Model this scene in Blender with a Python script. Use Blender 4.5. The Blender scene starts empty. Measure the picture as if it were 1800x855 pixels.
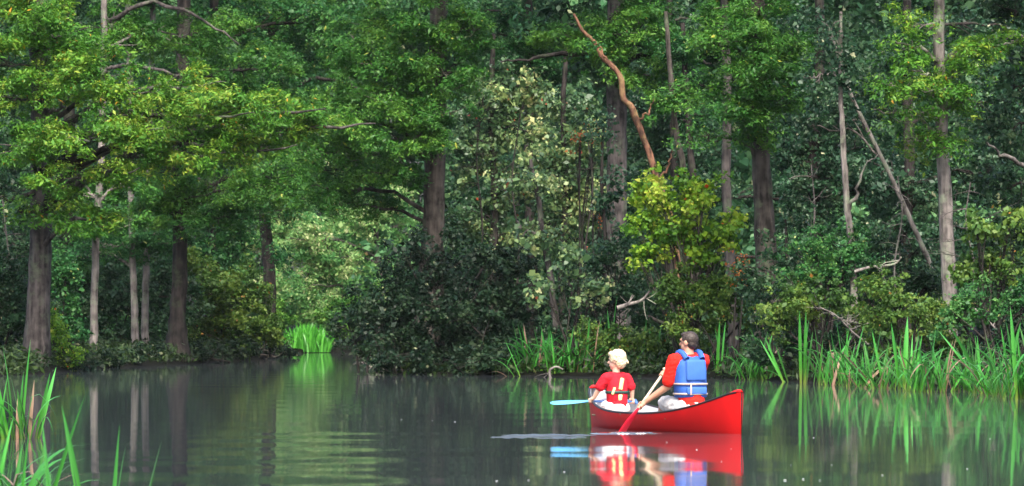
import bpy, bmesh, math, random
import numpy as np
from mathutils import Vector, Matrix

SC = bpy.context.scene
COL = SC.collection
RAD = math.radians

# ------------------------------------------------------------------ camera, world, sun, exposure
F = 10000.0      # focal length in pixels of an 1800 px wide frame (200 mm lens on 36 mm film)
EYE = 1.25       # camera height above the water, metres
HOR = 560.0      # row of the horizon

cam = bpy.data.cameras.new('camera')
cam.sensor_width = 36.0
cam.lens = F / 1800.0 * 36.0
cam.clip_start = 0.5
cam.clip_end = 6000.0
cam.dof.use_dof = True
cam.dof.focus_distance = 64.0
cam.dof.aperture_fstop = 14.0
cam_o = bpy.data.objects.new('camera', cam)
cam_o.location = (0, 0, EYE)
cam_o.rotation_euler = (math.pi / 2 + math.atan((HOR - 427.5) / F), 0, 0)
COL.objects.link(cam_o)
SC.camera = cam_o

SUN_EL, SUN_AZ = RAD(52), RAD(172)     # azimuth clockwise from +Y: behind the camera, to the right
world = bpy.data.worlds.new('World')
SC.world = world
world.use_nodes = True
wn = world.node_tree
bg = wn.nodes['Background']
sky = wn.nodes.new('ShaderNodeTexSky')
sky.sky_type = 'NISHITA'
sky.sun_disc = False
sky.sun_elevation = SUN_EL
sky.sun_rotation = SUN_AZ
sky.air_density = 1.0
sky.dust_density = 6.0
sky.ozone_density = 1.0
wn.links.new(sky.outputs[0], bg.inputs[0])
bg.inputs[1].default_value = 0.15
sun = bpy.data.lights.new('sun', 'SUN')
sun.energy = 1.35
sun.angle = RAD(14)
sun.color = (1.0, 0.97, 0.92)
sun_o = bpy.data.objects.new('sun', sun)
sd = Vector((math.sin(SUN_AZ) * math.cos(SUN_EL), math.cos(SUN_AZ) * math.cos(SUN_EL), math.sin(SUN_EL)))
sun_o.rotation_euler = sd.to_track_quat('Z', 'Y').to_euler()
sun_o.location = (10, -20, 40)
COL.objects.link(sun_o)

SC.view_settings.view_transform = 'Standard'
SC.view_settings.look = 'None'
SC.view_settings.gamma = 1.0
SC.view_settings.exposure = 1.55
SC.render.engine = 'CYCLES'
SC.cycles.use_denoising = True
SC.cycles.max_bounces = 6
SC.cycles.diffuse_bounces = 3
SC.cycles.transmission_bounces = 4
SC.cycles.volume_bounces = 0
SC.cycles.caustics_reflective = False
SC.cycles.caustics_refractive = False
SC.cycles.filter_width = 1.5

# ------------------------------------------------------------------ small helpers
def X(px, d):
    return (px - 900.0) / F * d

def Z(py, d):
    return EYE - (py - HOR) / F * d

def P(px, py, d):
    return np.array([X(px, d), d, Z(py, d)])

def tag(o, label=None, cat=None, group=None, kind=None):
    if label: o['label'] = label
    if cat: o['category'] = cat
    if group: o['group'] = group
    if kind: o['kind'] = kind
    return o

def empty(name, loc, label, cat, group=None, rot=(0, 0, 0)):
    o = bpy.data.objects.new(name, None)
    o.empty_display_size = 0.1
    o.location = loc
    o.rotation_euler = rot
    COL.objects.link(o)
    return tag(o, label, cat, group)

def link(name, me, parent=None, mat=None):
    if mat is not None:
        me.materials.clear()
        me.materials.append(mat)
    o = bpy.data.objects.new(name, me)
    COL.objects.link(o)
    if parent is not None:
        o.parent = parent
    return o

def np_mesh(name, verts, faces, smooth=True, attr=None):
    """verts (N,3); faces: (M,4) or (M,3) array or list of such arrays"""
    me = bpy.data.meshes.new(name)
    if isinstance(faces, np.ndarray):
        faces = [faces]
    verts = np.asarray(verts, dtype=np.float32)
    me.vertices.add(len(verts))
    me.vertices.foreach_set('co', verts.ravel())
    nl = sum(f.size for f in faces)
    npoly = sum(len(f) for f in faces)
    me.loops.add(nl)
    me.polygons.add(npoly)
    me.loops.foreach_set('vertex_index', np.concatenate([f.ravel() for f in faces]).astype(np.int32))
    tot = np.concatenate([np.full(len(f), f.shape[1], np.int32) for f in faces])
    st = np.concatenate([[0], np.cumsum(tot)[:-1]]).astype(np.int32)
    me.polygons.foreach_set('loop_start', st)
    if smooth:
        me.polygons.foreach_set('use_smooth', np.ones(npoly, dtype=bool))
    if attr is not None:
        a = me.attributes.new('v', 'FLOAT', 'FACE')
        a.data.foreach_set('value', np.asarray(attr, dtype=np.float32))
    me.update()
    return me

def merge(parts):
    vs, fs, off = [], {}, 0
    for v, f in parts:
        v = np.asarray(v, float)
        f = np.asarray(f)
        fs.setdefault(f.shape[1], []).append(f + off)
        vs.append(v)
        off += len(v)
    return np.vstack(vs), [np.vstack(q) for q in fs.values()]

def smooth_path(pts, n):
    """Catmull-Rom resampling of a polyline"""
    p = np.asarray(pts, float)
    q = np.vstack([2 * p[0] - p[1], p, 2 * p[-1] - p[-2]])
    m = len(p) - 1
    out = []
    for u in np.linspace(0, m, n):
        i = min(int(u), m - 1)
        t = u - i
        a, b, c, d = q[i], q[i + 1], q[i + 2], q[i + 3]
        out.append(0.5 * ((2 * b) + (-a + c) * t + (2 * a - 5 * b + 4 * c - d) * t * t + (-a + 3 * b - 3 * c + d) * t ** 3))
    return np.array(out)

def tube(path, radii, seg=8, rng=None, rough=0.0, flutes=None):
    path = np.asarray(path, float)
    n = len(path)
    radii = np.broadcast_to(np.asarray(radii, float), (n,))
    tan = np.gradient(path, axis=0)
    tan /= np.linalg.norm(tan, axis=1)[:, None] + 1e-9
    ref = np.array([1.0, 0, 0]) if abs(tan[0][0]) < 0.8 else np.array([0, 1.0, 0])
    vs = []
    for i in range(n):
        u = np.cross(tan[i], ref); u /= np.linalg.norm(u) + 1e-9
        w = np.cross(tan[i], u)
        ref = np.cross(u, tan[i]) * 1.0
        th = np.arange(seg) / seg * 2 * math.pi
        r = np.full(seg, radii[i])
        if rng is not None and rough:
            r = r * (1 + rough * rng.standard_normal(seg))
        if flutes is not None:
            r = r * (1 + flutes[i] * np.cos(th * 5 + 0.6 * np.sin(th * 2)))
        vs.append(path[i] + np.cos(th)[:, None] * u * r[:, None] + np.sin(th)[:, None] * w * r[:, None])
    v = np.vstack(vs)
    i0 = np.arange(n - 1)[:, None] * seg
    j = np.arange(seg)[None, :]
    jn = (j + 1) % seg
    f = np.stack([i0 + j, i0 + jn, i0 + seg + jn, i0 + seg + j], -1).reshape(-1, 4)
    return v, f

def capped(path, radii, seg=8):
    """closed tube"""
    path = np.asarray(path, float)
    radii = np.asarray(radii, float)
    v, f = tube(path, radii, seg)
    a = len(v)
    v = np.vstack([v, path[0], path[-1]])
    j = np.arange(seg)
    jn = (j + 1) % seg
    k = (len(path) - 1) * seg
    f2 = np.vstack([np.stack([np.full(seg, a), jn, j, j], -1), np.stack([np.full(seg, a + 1), k + j, k + jn, k + jn], -1)])[:, :3]
    return [(v, f), (np.vstack([v]), f2)] if False else (v, f, f2)

# ------------------------------------------------------------------ materials
def new_mat(name):
    m = bpy.data.materials.new(name)
    m.use_nodes = True
    return m, m.node_tree, m.node_tree.nodes['Principled BSDF']

def plain(name, col, rough=0.6, spec=0.4, var=0.0, scale=8.0, bump=0.0, coat=0.0):
    m, nt, b = new_mat(name)
    b.inputs['Base Color'].default_value = (*col, 1)
    b.inputs['Roughness'].default_value = rough
    b.inputs['Specular IOR Level'].default_value = spec
    b.inputs['Coat Weight'].default_value = coat
    if var or bump:
        tc = nt.nodes.new('ShaderNodeTexCoord')
        nz = nt.nodes.new('ShaderNodeTexNoise')
        nz.inputs['Scale'].default_value = scale
        nz.inputs['Detail'].default_value = 6
        nt.links.new(tc.outputs['Object'], nz.inputs['Vector'])
        if var:
            r = nt.nodes.new('ShaderNodeValToRGB')
            r.color_ramp.elements[0].position = 0.3
            r.color_ramp.elements[1].position = 0.72
            r.color_ramp.elements[0].color = (*[c * (1 - var) for c in col], 1)
            r.color_ramp.elements[1].color = (*[min(1, c * (1 + var)) for c in col], 1)
            nt.links.new(nz.outputs['Fac'], r.inputs[0])
            nt.links.new(r.outputs[0], b.inputs['Base Color'])
        if bump:
            bp = nt.nodes.new('ShaderNodeBump')
            bp.inputs['Strength'].default_value = 0.6
            bp.inputs['Distance'].default_value = bump
            nt.links.new(nz.outputs['Fac'], bp.inputs['Height'])
            nt.links.new(bp.outputs[0], b.inputs['Normal'])
    return m

def bark(name, dark, light, stretch=0.14, scale=11.0):
    m, nt, b = new_mat(name)
    b.inputs['Roughness'].default_value = 0.9
    b.inputs['Specular IOR Level'].default_value = 0.15
    tc = nt.nodes.new('ShaderNodeTexCoord')
    mp = nt.nodes.new('ShaderNodeMapping')
    mp.inputs['Scale'].default_value = (1, 1, stretch)
    nt.links.new(tc.outputs['Object'], mp.inputs[0])
    nz = nt.nodes.new('ShaderNodeTexNoise')
    nz.inputs['Scale'].default_value = scale
    nz.inputs['Detail'].default_value = 8
    nt.links.new(mp.outputs[0], nz.inputs['Vector'])
    n2 = nt.nodes.new('ShaderNodeTexNoise')
    n2.inputs['Scale'].default_value = 3.5
    n2.inputs['Detail'].default_value = 5
    nt.links.new(tc.outputs['Object'], n2.inputs['Vector'])
    mx = nt.nodes.new('ShaderNodeMath')
    mx.operation = 'ADD'
    nt.links.new(nz.outputs['Fac'], mx.inputs[0])
    nt.links.new(n2.outputs['Fac'], mx.inputs[1])
    r = nt.nodes.new('ShaderNodeValToRGB')
    mr = nt.nodes.new('ShaderNodeMapRange')
    mr.inputs[1].default_value = 0.8
    mr.inputs[2].default_value = 1.25
    nt.links.new(mx.outputs[0], mr.inputs[0])
    nt.links.new(mr.outputs[0], r.inputs[0])
    r.color_ramp.elements[0].color = (*dark, 1)
    r.color_ramp.elements[1].color = (*light, 1)
    n3 = nt.nodes.new('ShaderNodeTexNoise')      # grey-green lichen and moss patches
    n3.inputs['Scale'].default_value = 2.2
    n3.inputs['Detail'].default_value = 7
    n3.inputs['Roughness'].default_value = 0.65
    nt.links.new(tc.outputs['Object'], n3.inputs['Vector'])
    r3 = nt.nodes.new('ShaderNodeValToRGB')
    r3.color_ramp.elements[0].position = .52
    r3.color_ramp.elements[1].position = .66
    nt.links.new(n3.outputs['Fac'], r3.inputs[0])
    mc = nt.nodes.new('ShaderNodeMix')
    mc.data_type = 'RGBA'
    mc.inputs[7].default_value = (light[0] * .75 + .012, light[1] * .95 + .02, light[2] * .75 + .008, 1)
    nt.links.new(r3.outputs[0], mc.inputs[0])
    nt.links.new(r.outputs[0], mc.inputs[6])
    nt.links.new(mc.outputs[2], b.inputs['Base Color'])
    bp = nt.nodes.new('ShaderNodeBump')
    bp.inputs['Strength'].default_value = 0.9
    bp.inputs['Distance'].default_value = 0.06
    nt.links.new(nz.outputs['Fac'], bp.inputs['Height'])
    nt.links.new(bp.outputs[0], b.inputs['Normal'])
    return m

def leafmat(name, stops, trans=0.3, rough=0.5, spec=0.3):
    """stops: [(pos, colour)] read by the random value each leaf carries"""
    if len(stops) > 2 and stops[-2][0] < .95:
        stops = stops[:-1] + [(.958, stops[-2][1])] + stops[-1:]
    m, nt, b = new_mat(name)
    b.inputs['Roughness'].default_value = rough
    b.inputs['Specular IOR Level'].default_value = spec
    at = nt.nodes.new('ShaderNodeAttribute')
    at.attribute_name = 'v'
    r = nt.nodes.new('ShaderNodeValToRGB')
    els = r.color_ramp.elements
    while len(els) < len(stops):
        els.new(0.5)
    for e, (p, c) in zip(els, stops):
        e.position = p
        e.color = (*c, 1)
    nt.links.new(at.outputs['Fac'], r.inputs[0])
    nt.links.new(r.outputs[0], b.inputs['Base Color'])
    tr = nt.nodes.new('ShaderNodeBsdfTranslucent')
    nt.links.new(r.outputs[0], tr.inputs[0])
    mix = nt.nodes.new('ShaderNodeMixShader')
    mix.inputs[0].default_value = trans
    nt.links.new(b.outputs[0], mix.inputs[1])
    nt.links.new(tr.outputs[0], mix.inputs[2])
    nt.links.new(mix.outputs[0], nt.nodes['Material Output'].inputs[0])
    return m

LM = {
    'cypress_gold': leafmat('cypress_gold', [(0, (.026, .11, .012)), (.45, (.066, .205, .018)), (.8, (.14, .28, .026)), (.955, (.23, .32, .035)), (1, (.5, .28, .03))]),
    'cypress': leafmat('cypress', [(0, (.018, .085, .012)), (.5, (.046, .165, .022)), (.9, (.115, .26, .032)), (1, (.34, .38, .06))]),
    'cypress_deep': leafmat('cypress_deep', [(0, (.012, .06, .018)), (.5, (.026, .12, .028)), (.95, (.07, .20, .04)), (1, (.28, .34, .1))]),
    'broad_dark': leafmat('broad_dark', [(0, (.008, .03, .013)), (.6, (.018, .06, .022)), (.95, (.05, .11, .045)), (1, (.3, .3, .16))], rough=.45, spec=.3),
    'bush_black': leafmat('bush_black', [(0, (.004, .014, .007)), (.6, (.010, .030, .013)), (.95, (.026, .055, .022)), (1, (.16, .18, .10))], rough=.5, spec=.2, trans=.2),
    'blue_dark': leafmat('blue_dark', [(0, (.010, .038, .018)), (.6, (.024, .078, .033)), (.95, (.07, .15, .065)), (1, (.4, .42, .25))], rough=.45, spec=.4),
    'pale_vine': leafmat('pale_vine', [(0, (.025, .07, .03)), (.45, (.065, .135, .05)), (.75, (.16, .25, .09)), (.93, (.32, .41, .14)), (.955, (.46, .48, .22)), (1, (.36, .08, .04))], rough=.4, spec=.4),
    'yellow_shrub': leafmat('yellow_shrub', [(0, (.04, .13, .012)), (.4, (.11, .26, .018)), (.75, (.27, .42, .03)), (.955, (.48, .54, .08)), (1, (.65, .07, .02))]),
    'olive': leafmat('olive', [(0, (.022, .065, .012)), (.5, (.06, .14, .022)), (.9, (.14, .22, .035)), (1, (.38, .18, .04))]),
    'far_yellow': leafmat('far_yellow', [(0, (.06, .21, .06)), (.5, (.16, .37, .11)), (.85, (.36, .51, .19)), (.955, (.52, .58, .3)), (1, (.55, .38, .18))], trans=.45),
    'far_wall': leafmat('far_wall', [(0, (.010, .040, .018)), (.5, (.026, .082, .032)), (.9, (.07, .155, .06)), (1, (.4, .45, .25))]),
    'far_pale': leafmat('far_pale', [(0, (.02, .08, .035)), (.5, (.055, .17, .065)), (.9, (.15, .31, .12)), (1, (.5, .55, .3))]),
    'orange': leafmat('orange', [(0, (.3, .06, .02)), (1, (.62, .2, .05))]),
    'reed': leafmat('reed', [(0, (.05, .27, .03)), (1, (.12, .46, .05))], rough=.35, spec=.5),
}
BK = {
    'grey': bark('bark_grey', (.022, .020, .020), (.115, .10, .095)),
    'pale': bark('bark_pale', (.06, .054, .05), (.27, .24, .22)),
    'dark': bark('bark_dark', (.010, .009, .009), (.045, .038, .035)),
    'brown': bark('bark_brown', (.018, .016, .014), (.098, .084, .074)),
    'rust': bark('bark_rust', (.045, .025, .018), (.26, .13, .08)),
}

def reed_material(name, base, mid, tip):
    m, nt, b = new_mat(name)
    b.inputs['Roughness'].default_value = 0.38
    tc = nt.nodes.new('ShaderNodeTexCoord')
    sp = nt.nodes.new('ShaderNodeSeparateXYZ')
    nt.links.new(tc.outputs['Generated'], sp.inputs[0])
    r = nt.nodes.new('ShaderNodeValToRGB')
    e = r.color_ramp.elements
    e[0].color = (*base, 1)
    e[1].color = (*tip, 1)
    q = e.new(0.3)
    q.color = (*mid, 1)
    nt.links.new(sp.outputs[2], r.inputs[0])
    oi = nt.nodes.new('ShaderNodeObjectInfo')
    hs = nt.nodes.new('ShaderNodeHueSaturation')
    mr = nt.nodes.new('ShaderNodeMapRange')
    mr.inputs[3].default_value = 0.65
    mr.inputs[4].default_value = 1.3
    nt.links.new(oi.outputs['Random'], mr.inputs[0])
    nt.links.new(mr.outputs[0], hs.inputs['Value'])
    nt.links.new(r.outputs[0], hs.inputs['Color'])
    nt.links.new(hs.outputs[0], b.inputs['Base Color'])
    tr = nt.nodes.new('ShaderNodeBsdfTranslucent')
    nt.links.new(hs.outputs[0], tr.inputs[0])
    mix = nt.nodes.new('ShaderNodeMixShader')
    mix.inputs[0].default_value = 0.35
    nt.links.new(b.outputs[0], mix.inputs[1])
    nt.links.new(tr.outputs[0], mix.inputs[2])
    nt.links.new(mix.outputs[0], nt.nodes['Material Output'].inputs[0])
    return m

REED = reed_material('reed_blade', (.27, .29, .05), (.065, .30, .03), (.07, .35, .065))
REED_DARK = reed_material('reed_blade_dull', (.18, .18, .05), (.05, .2, .025), (.07, .25, .05))
REED_DRY = reed_material('reed_blade_dry', (.2, .12, .07), (.34, .2, .13), (.42, .28, .2))

# ------------------------------------------------------------------ the setting: terrain and water
CHANNEL = np.array([(-40, -60), (-16, -40), (-5, 0), (-3.3, 20), (-4.4, 35), (-5.9, 58), (-9.0, 84), (-12.5, 112),
                    (-10.7, 128), (-10.6, 133), (-10.2, 143), (-8.9, 156), (-8.0, 168), (-7.3, 182), (-8.2, 205), (-5.6, 209), (-4.9, 190), (-4.3, 160), (-2.8, 127),
                    (0.0, 124.5), (4.3, 119), (6.6, 109), (8.7, 96), (12, 84), (18, 60), (22, 20), (30, -40), (40, -60)], float)

def chan_dist(x, y):
    """signed distance to the river outline, positive on land"""
    x = np.asarray(x, float); y = np.asarray(y, float)
    best = np.full(x.shape, 1e9)
    inside = np.zeros(x.shape, bool)
    n = len(CHANNEL)
    for i in range(n):
        ax, ay = CHANNEL[i]; bx, by = CHANNEL[(i + 1) % n]
        ex, ey = bx - ax, by - ay
        t = np.clip(((x - ax) * ex + (y - ay) * ey) / (ex * ex + ey * ey), 0, 1)
        best = np.minimum(best, np.hypot(x - ax - t * ex, y - ay - t * ey))
        cond = ((ay > y) != (by > y)) & (x < (bx - ax) * (y - ay) / (by - ay + 1e-12) + ax)
        inside ^= cond
    return np.where(inside, -best, best)

def land(x, y):
    d = chan_dist(x, y)
    wob = 0.35 * np.sin(x * 1.3 + y * .21) + 0.3 * np.sin(x * .6 - y * .47 + 1.7)
    d = d + 0.22 * wob
    lf = np.clip((-x - 2) / 3, 0, 1)
    up = (.10 + .06 * lf) * np.clip(d / 0.35, 0, 1) + .3 * np.clip((d - .5) / 9, 0, 1) + 0.12 * np.sin(x * .9) * np.sin(y * .7) * np.clip(d / 3, 0, 1)
    up = up + 1.2 * np.clip((d - 25) / 150, 0, 3)
    return np.where(d > 0, 0.0 + up, np.clip(d * 0.35, -0.9, 0) - 0.03)

gx = np.concatenate([[-1500, -900, -300, -120], np.arange(-45, 45.1, 0.6), [120, 300, 900, 1500]])
gy = np.concatenate([[-1500, -900, -300, -120], np.arange(-60, 90, 2.0), np.arange(90, 215, 0.7), np.arange(215, 300, 3.0), [350, 500, 1000, 1500]])
GX, GY = np.meshgrid(gx, gy)
GZ = land(GX, GY)
nx, ny = len(gx), len(gy)
idx = np.arange(nx * ny).reshape(ny, nx)
gf = np.stack([idx[:-1, :-1], idx[:-1, 1:], idx[1:, 1:], idx[1:, :-1]], -1).reshape(-1, 4)
m, nt, b = new_mat('bank_soil')
b.inputs['Roughness'].default_value = 0.95
b.inputs['Specular IOR Level'].default_value = 0.08
tc = nt.nodes.new('ShaderNodeTexCoord')
nz = nt.nodes.new('ShaderNodeTexNoise'); nz.inputs['Scale'].default_value = 1.6; nz.inputs['Detail'].default_value = 9
nt.links.new(tc.outputs['Object'], nz.inputs['Vector'])
r = nt.nodes.new('ShaderNodeValToRGB')
r.color_ramp.elements[0].position = .35; r.color_ramp.elements[1].position = .75
r.color_ramp.elements[0].color = (.003, .0025, .002, 1); r.color_ramp.elements[1].color = (.012, .010, .007, 1)
q = r.color_ramp.elements.new(.6); q.color = (.005, .006, .003, 1)
nt.links.new(nz.outputs['Fac'], r.inputs[0]); nt.links.new(r.outputs[0], b.inputs['Base Color'])
bp = nt.nodes.new('ShaderNodeBump'); bp.inputs['Distance'].default_value = .12
nt.links.new(nz.outputs['Fac'], bp.inputs['Height']); nt.links.new(bp.outputs[0], b.inputs['Normal'])
ground = link('ground', np_mesh('ground', np.stack([GX, GY, GZ], -1).reshape(-1, 3), gf), mat=m)
tag(ground, 'dark muddy river bank and forest floor', 'ground', kind='structure')

# water: a real, very gently rippled sheet
rw = np.random.default_rng(5)
wx = np.concatenate([[-400, -120, -50], np.arange(-24, 24.1, 0.4), [50, 120, 400]])
wy = np.concatenate([[-400, -150, -60], np.arange(-10, 214, 0.36), [260]])
WX, WY = np.meshgrid(wx, wy)
WZ = np.zeros_like(WX)
for k in range(46):
    lam = rw.uniform(1.3, 6.0)
    ang = math.pi / 2 + rw.normal(0, 0.55)
    ph = rw.uniform(0, 6.28)
    slope = rw.uniform(.4, 1.0) * 0.00034
    kk = 2 * math.pi / lam
    WZ += slope / kk * np.sin(kk * (np.cos(ang) * WX + np.sin(ang) * WY) + ph)
patch = 0.55 + 0.45 * np.sin(WX * .55 + 1.3 * np.sin(WY * .06)) * np.sin(WY * .045 + .7)
patch2 = np.exp(-(((WX + 2.0) / 1.5) ** 2)) * np.exp(-(((WY - 50) / 14) ** 2))
WZ = WZ * (patch + 4.5 * patch2)
edge = (np.abs(WX) > 23.9) | (WY < -9.9) | (WY > 213)
WZ[edge] = 0
nx, ny = len(wx), len(wy)
idx = np.arange(nx * ny).reshape(ny, nx)
wf = np.stack([idx[:-1, :-1], idx[:-1, 1:], idx[1:, 1:], idx[1:, :-1]], -1).reshape(-1, 4)
m, nt, b = new_mat('river_water')
b.inputs['Base Color'].default_value = (.052, .062, .07, 1)
b.inputs['Roughness'].default_value = 0.036
b.inputs['IOR'].default_value = 1.33
water = link('water', np_mesh('water', np.stack([WX, WY, WZ], -1).reshape(-1, 3), wf), mat=m)
tag(water, 'dark still river water mirroring the trees', 'water', kind='structure')

# ------------------------------------------------------------------ foliage machinery
NLEAF = [0]
STY = {
    # pad radius, pad flatness, tufts per pad, leaves per m2 of mass, leaf length, leaf width, up bias, tuft radius
    'cyp': dict(pr=.50, flat=.34, tufts=26, dens=2250, L=.105, W=.038, up=.9, tr=.085),
    'broad': dict(pr=.46, flat=.62, tufts=16, dens=1150, L=.105, W=.062, up=.45, tr=.10),
    'vine': dict(pr=.5, flat=.8, tufts=12, dens=900, L=.125, W=.085, up=.3, tr=.12),
    'shrub': dict(pr=.34, flat=.7, tufts=14, dens=1500, L=.085, W=.06, up=.45, tr=.075),
    'round': dict(pr=.30, flat=.7, tufts=9, dens=900, L=.115, W=.085, up=.35, tr=.09),
    'far': dict(pr=.8, flat=.55, tufts=14, dens=170, L=.25, W=.15, up=.5, tr=.2),
    'high': dict(pr=.9, flat=.4, tufts=14, dens=170, L=.26, W=.13, up=.7, tr=.2),
}

def make_pads(masses, d, st, rng):
    """masses: (px, py, rx, ry[, depth offset]) -> list of pad centres per mass"""
    out = []
    for mdef in masses:
        px, py, rx, ry = mdef[:4]
        dd = d + (mdef[4] if len(mdef) > 4 else 0)
        c = P(px, py, dd)
        a, bb = rx * dd / F, ry * dd / F
        dep = 0.75 * min(a, 2.2) + .25
        area = math.pi * a * bb
        n = max(4, int(2.6 * area / (math.pi * st['pr'] ** 2 * (0.35 + .65 * st['flat']))))
        u = rng.standard_normal((n, 3))
        u /= np.linalg.norm(u, axis=1)[:, None]
        u *= rng.random((n, 1)) ** 0.42
        out.append((c, c + u * np.array([a, dep, bb]), area))
    return out

def leaves(pads_area, st, rng, scale=1.0, dens=1.0):
    allp, cnt = [], []
    for c, pads, area in pads_area:
        allp.append(pads)
        k = st['dens'] * dens * area / len(pads) / scale ** 2
        cnt.append(np.maximum(8, rng.normal(k, k * .35, len(pads))).astype(int))
    pads = np.vstack(allp); cnt = np.concatenate(cnt)
    m = len(pads)
    prad = st['pr'] * rng.uniform(.55, 1.25, m)
    pv = rng.random(m)
    T = st['tufts']
    tu = rng.standard_normal((m, T, 3)); tu /= np.linalg.norm(tu, axis=2)[..., None]
    tu *= rng.random((m, T, 1)) ** .5
    tu *= np.stack([prad, prad, prad * st['flat']], -1)[:, None, :]
    sl = rng.normal(0, .38, (m, 1, 2))
    tu[..., 2] *= rng.uniform(.6, 1.9, (m, 1))
    tu[..., 2] += sl[..., 0] * tu[..., 0] + sl[..., 1] * tu[..., 1]
    # droop: the rim of a pad hangs
    tu[..., 2] -= 0.28 * (tu[..., 0] ** 2 + tu[..., 1] ** 2) / prad[:, None]
    tv = rng.random((m, T))
    pi = np.repeat(np.arange(m), cnt)
    n = len(pi)
    ti = rng.integers(0, T, n)
    off = rng.standard_normal((n, 3)) * st['tr'] * scale
    off[:, 2] *= .6
    toff = tu[pi, ti]
    c = pads[pi] + toff + off
    out = toff + off * 2
    out /= np.linalg.norm(out, axis=1)[:, None] + 1e-6
    nrm = out * .35 + rng.standard_normal((n, 3)) * .5
    nrm[:, 2] += st['up']
    nrm /= np.linalg.norm(nrm, axis=1)[:, None]
    tdir = rng.standard_normal((n, 3)) + out * .8
    a = tdir - nrm * np.sum(tdir * nrm, 1)[:, None]
    a /= np.linalg.norm(a, axis=1)[:, None]
    b = np.cross(nrm, a)
    s = scale * rng.uniform(.5, 1.15, (n, 1)) * (1 + .7 * (rng.random((n, 1)) < .15)) * rng.uniform(.8, 1.25, m)[pi][:, None]
    L = st['L'] * .5 * s; W = st['W'] * .5 * s
    v = np.stack([c - a * L, c + b * W - a * L * .1, c + a * L - nrm * L * .25, c - b * W - a * L * .1], 1).reshape(-1, 3)
    f = np.arange(n * 4).reshape(n, 4)
    val = np.clip(.42 * pv[pi] + .28 * tv[pi, ti] + .30 * rng.random(n), 0, 1)
    val = np.clip((val - .5) * 1.5 + .5, 0, .955)
    val[rng.random(n) < .006] = 1.0
    NLEAF[0] += n
    return np_mesh('leaves', v, f, smooth=False, attr=val)

def trunk_mesh(path, radii, rng, seg=14, flare=0.0, n=40):
    p = smooth_path(path, n)
    r = np.interp(np.linspace(0, 1, n), np.linspace(0, 1, len(radii)), radii)
    h = p[:, 2] - p[0, 2]
    p[:, 0] += np.cumsum(rng.standard_normal(n)) * .008
    p[:, 1] += np.cumsum(rng.standard_normal(n)) * .008
    r = r * (1 + flare * np.exp(-h / 0.55))
    fl = 0.02 + .16 * (flare > 0) * np.exp(-h / .9)
    v, f = tube(p, r, seg, rng, .045, fl)
    return p, r, v, f

UPPER = {}
def upper_crown(lm, seed):
    k = (lm, seed % 2)
    if k not in UPPER:
        rg = np.random.default_rng(900 + seed)
        hp = []
        for j in range(6):
            c = np.array([rg.uniform(-2.2, 2.2), rg.uniform(-1.6, 1.6), rg.uniform(-1.2, 1.6)])
            hp.append((c, c + rg.standard_normal((7, 3)) * np.array([.9, .9, .45]), 5.0))
        me = leaves(hp, STY['high'], rg)
        me.materials.append(LM[lm])
        UPPER[k] = me
    return UPPER[k]

def tree(name, label, d, trunk, width, masses, lm, bk, style='cyp', seed=1, flare=0.0, limbs=(), group=None, high=True,
         cat='tree', dens=1.0, lscale=1.0, base_py=None, limb_r=.032, twigs=True):
    """trunk: list of (px, py) from the foot up; width: list of px; masses: foliage blocks; limbs: explicit limbs [(px,py)...] with px widths"""
    rng = np.random.default_rng(seed)
    pts = [P(px, py, d) for px, py in trunk]
    base = pts[0].copy()
    gz = float(land(np.array([base[0]]), np.array([base[1]]))[0])
    base[2] = gz - .08
    path = [base] + [q for q in pts if q[2] > gz + .25]
    root = empty(name, tuple(base), label, cat, group)
    p, r, v, f = trunk_mesh([q - base for q in path], [w * .5 * d / F for w in width], rng, flare=flare)
    link('trunk', np_mesh('trunk', v, f), root, BK[bk])
    st = STY[style]
    pads = make_pads(masses, d, st, rng)
    # limbs from the trunk into every foliage block
    for c, pd, area in pads:
        cl = c - base
        hd = math.hypot(cl[0], cl[1] - 0)
        i = int(np.argmin(np.abs(p[:, 2] - (cl[2] - .25 * hd - .1))))
        s = p[i]
        if np.linalg.norm(cl - s) < .25: continue
        mid = s + (cl - s) * .5 + np.array([0, 0, .12 * np.linalg.norm(cl - s)]) + rng.standard_normal(3) * .06
        end = cl + (cl - s) * np.array([.25, .25, .05])
        lp = smooth_path([s, mid, cl + np.array([0, 0, -.05]), end], 12)
        lp[1:-1] += rng.standard_normal((10, 3)) * .03
        r0 = min(r[i] * .55, limb_r + .012 * np.linalg.norm(cl - s))
        parts = [tube(lp, np.linspace(r0, .012, 12), 6, rng, .08)]
        if twigs:
            sel = pd[rng.permutation(len(pd))[:10]] - base
            for q in sel:
                j = int(np.argmin(np.linalg.norm(lp - q, axis=1)))
                j = max(1, j - 2)
                mm = (lp[j] + q) / 2 + rng.standard_normal(3) * .07
                parts.append(tube(smooth_path([lp[j], mm, q], 5), np.linspace(.018, .006, 5), 4))
        v, fs = merge(parts)
        link('limb', np_mesh('limb', v, fs), root, BK[bk])
    for lim in limbs:
        lp = [P(q[0], q[1], d + (q[2] if len(q) > 2 else 0)) - base for q in lim['pts']]
        lp = smooth_path(lp, 14)
        lp[1:-1] += rng.standard_normal((12, 3)) * .035
        w = lim['w']
        v, f = tube(lp, np.linspace(w[0], w[1], 14) * np.linspace(1, .35, 14) * .42 * d / F, 7, rng, .14)
        link('limb', np_mesh('limb', v, f), root, BK[lim.get('bark', bk)])
    if masses:
        me = leaves([(c - base, pd - base, a) for c, pd, a in pads], st, rng, lscale, dens)
        link('crown', me, root, LM[lm])
    if high:
        o = link('upper_crown', upper_crown(lm, seed), root)
        o.location = p[-1]
        o.rotation_euler = (0, 0, rng.uniform(0, 6.28))
        o.scale = (1, 1, rng.uniform(.85, 1.15))
    return root

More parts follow.
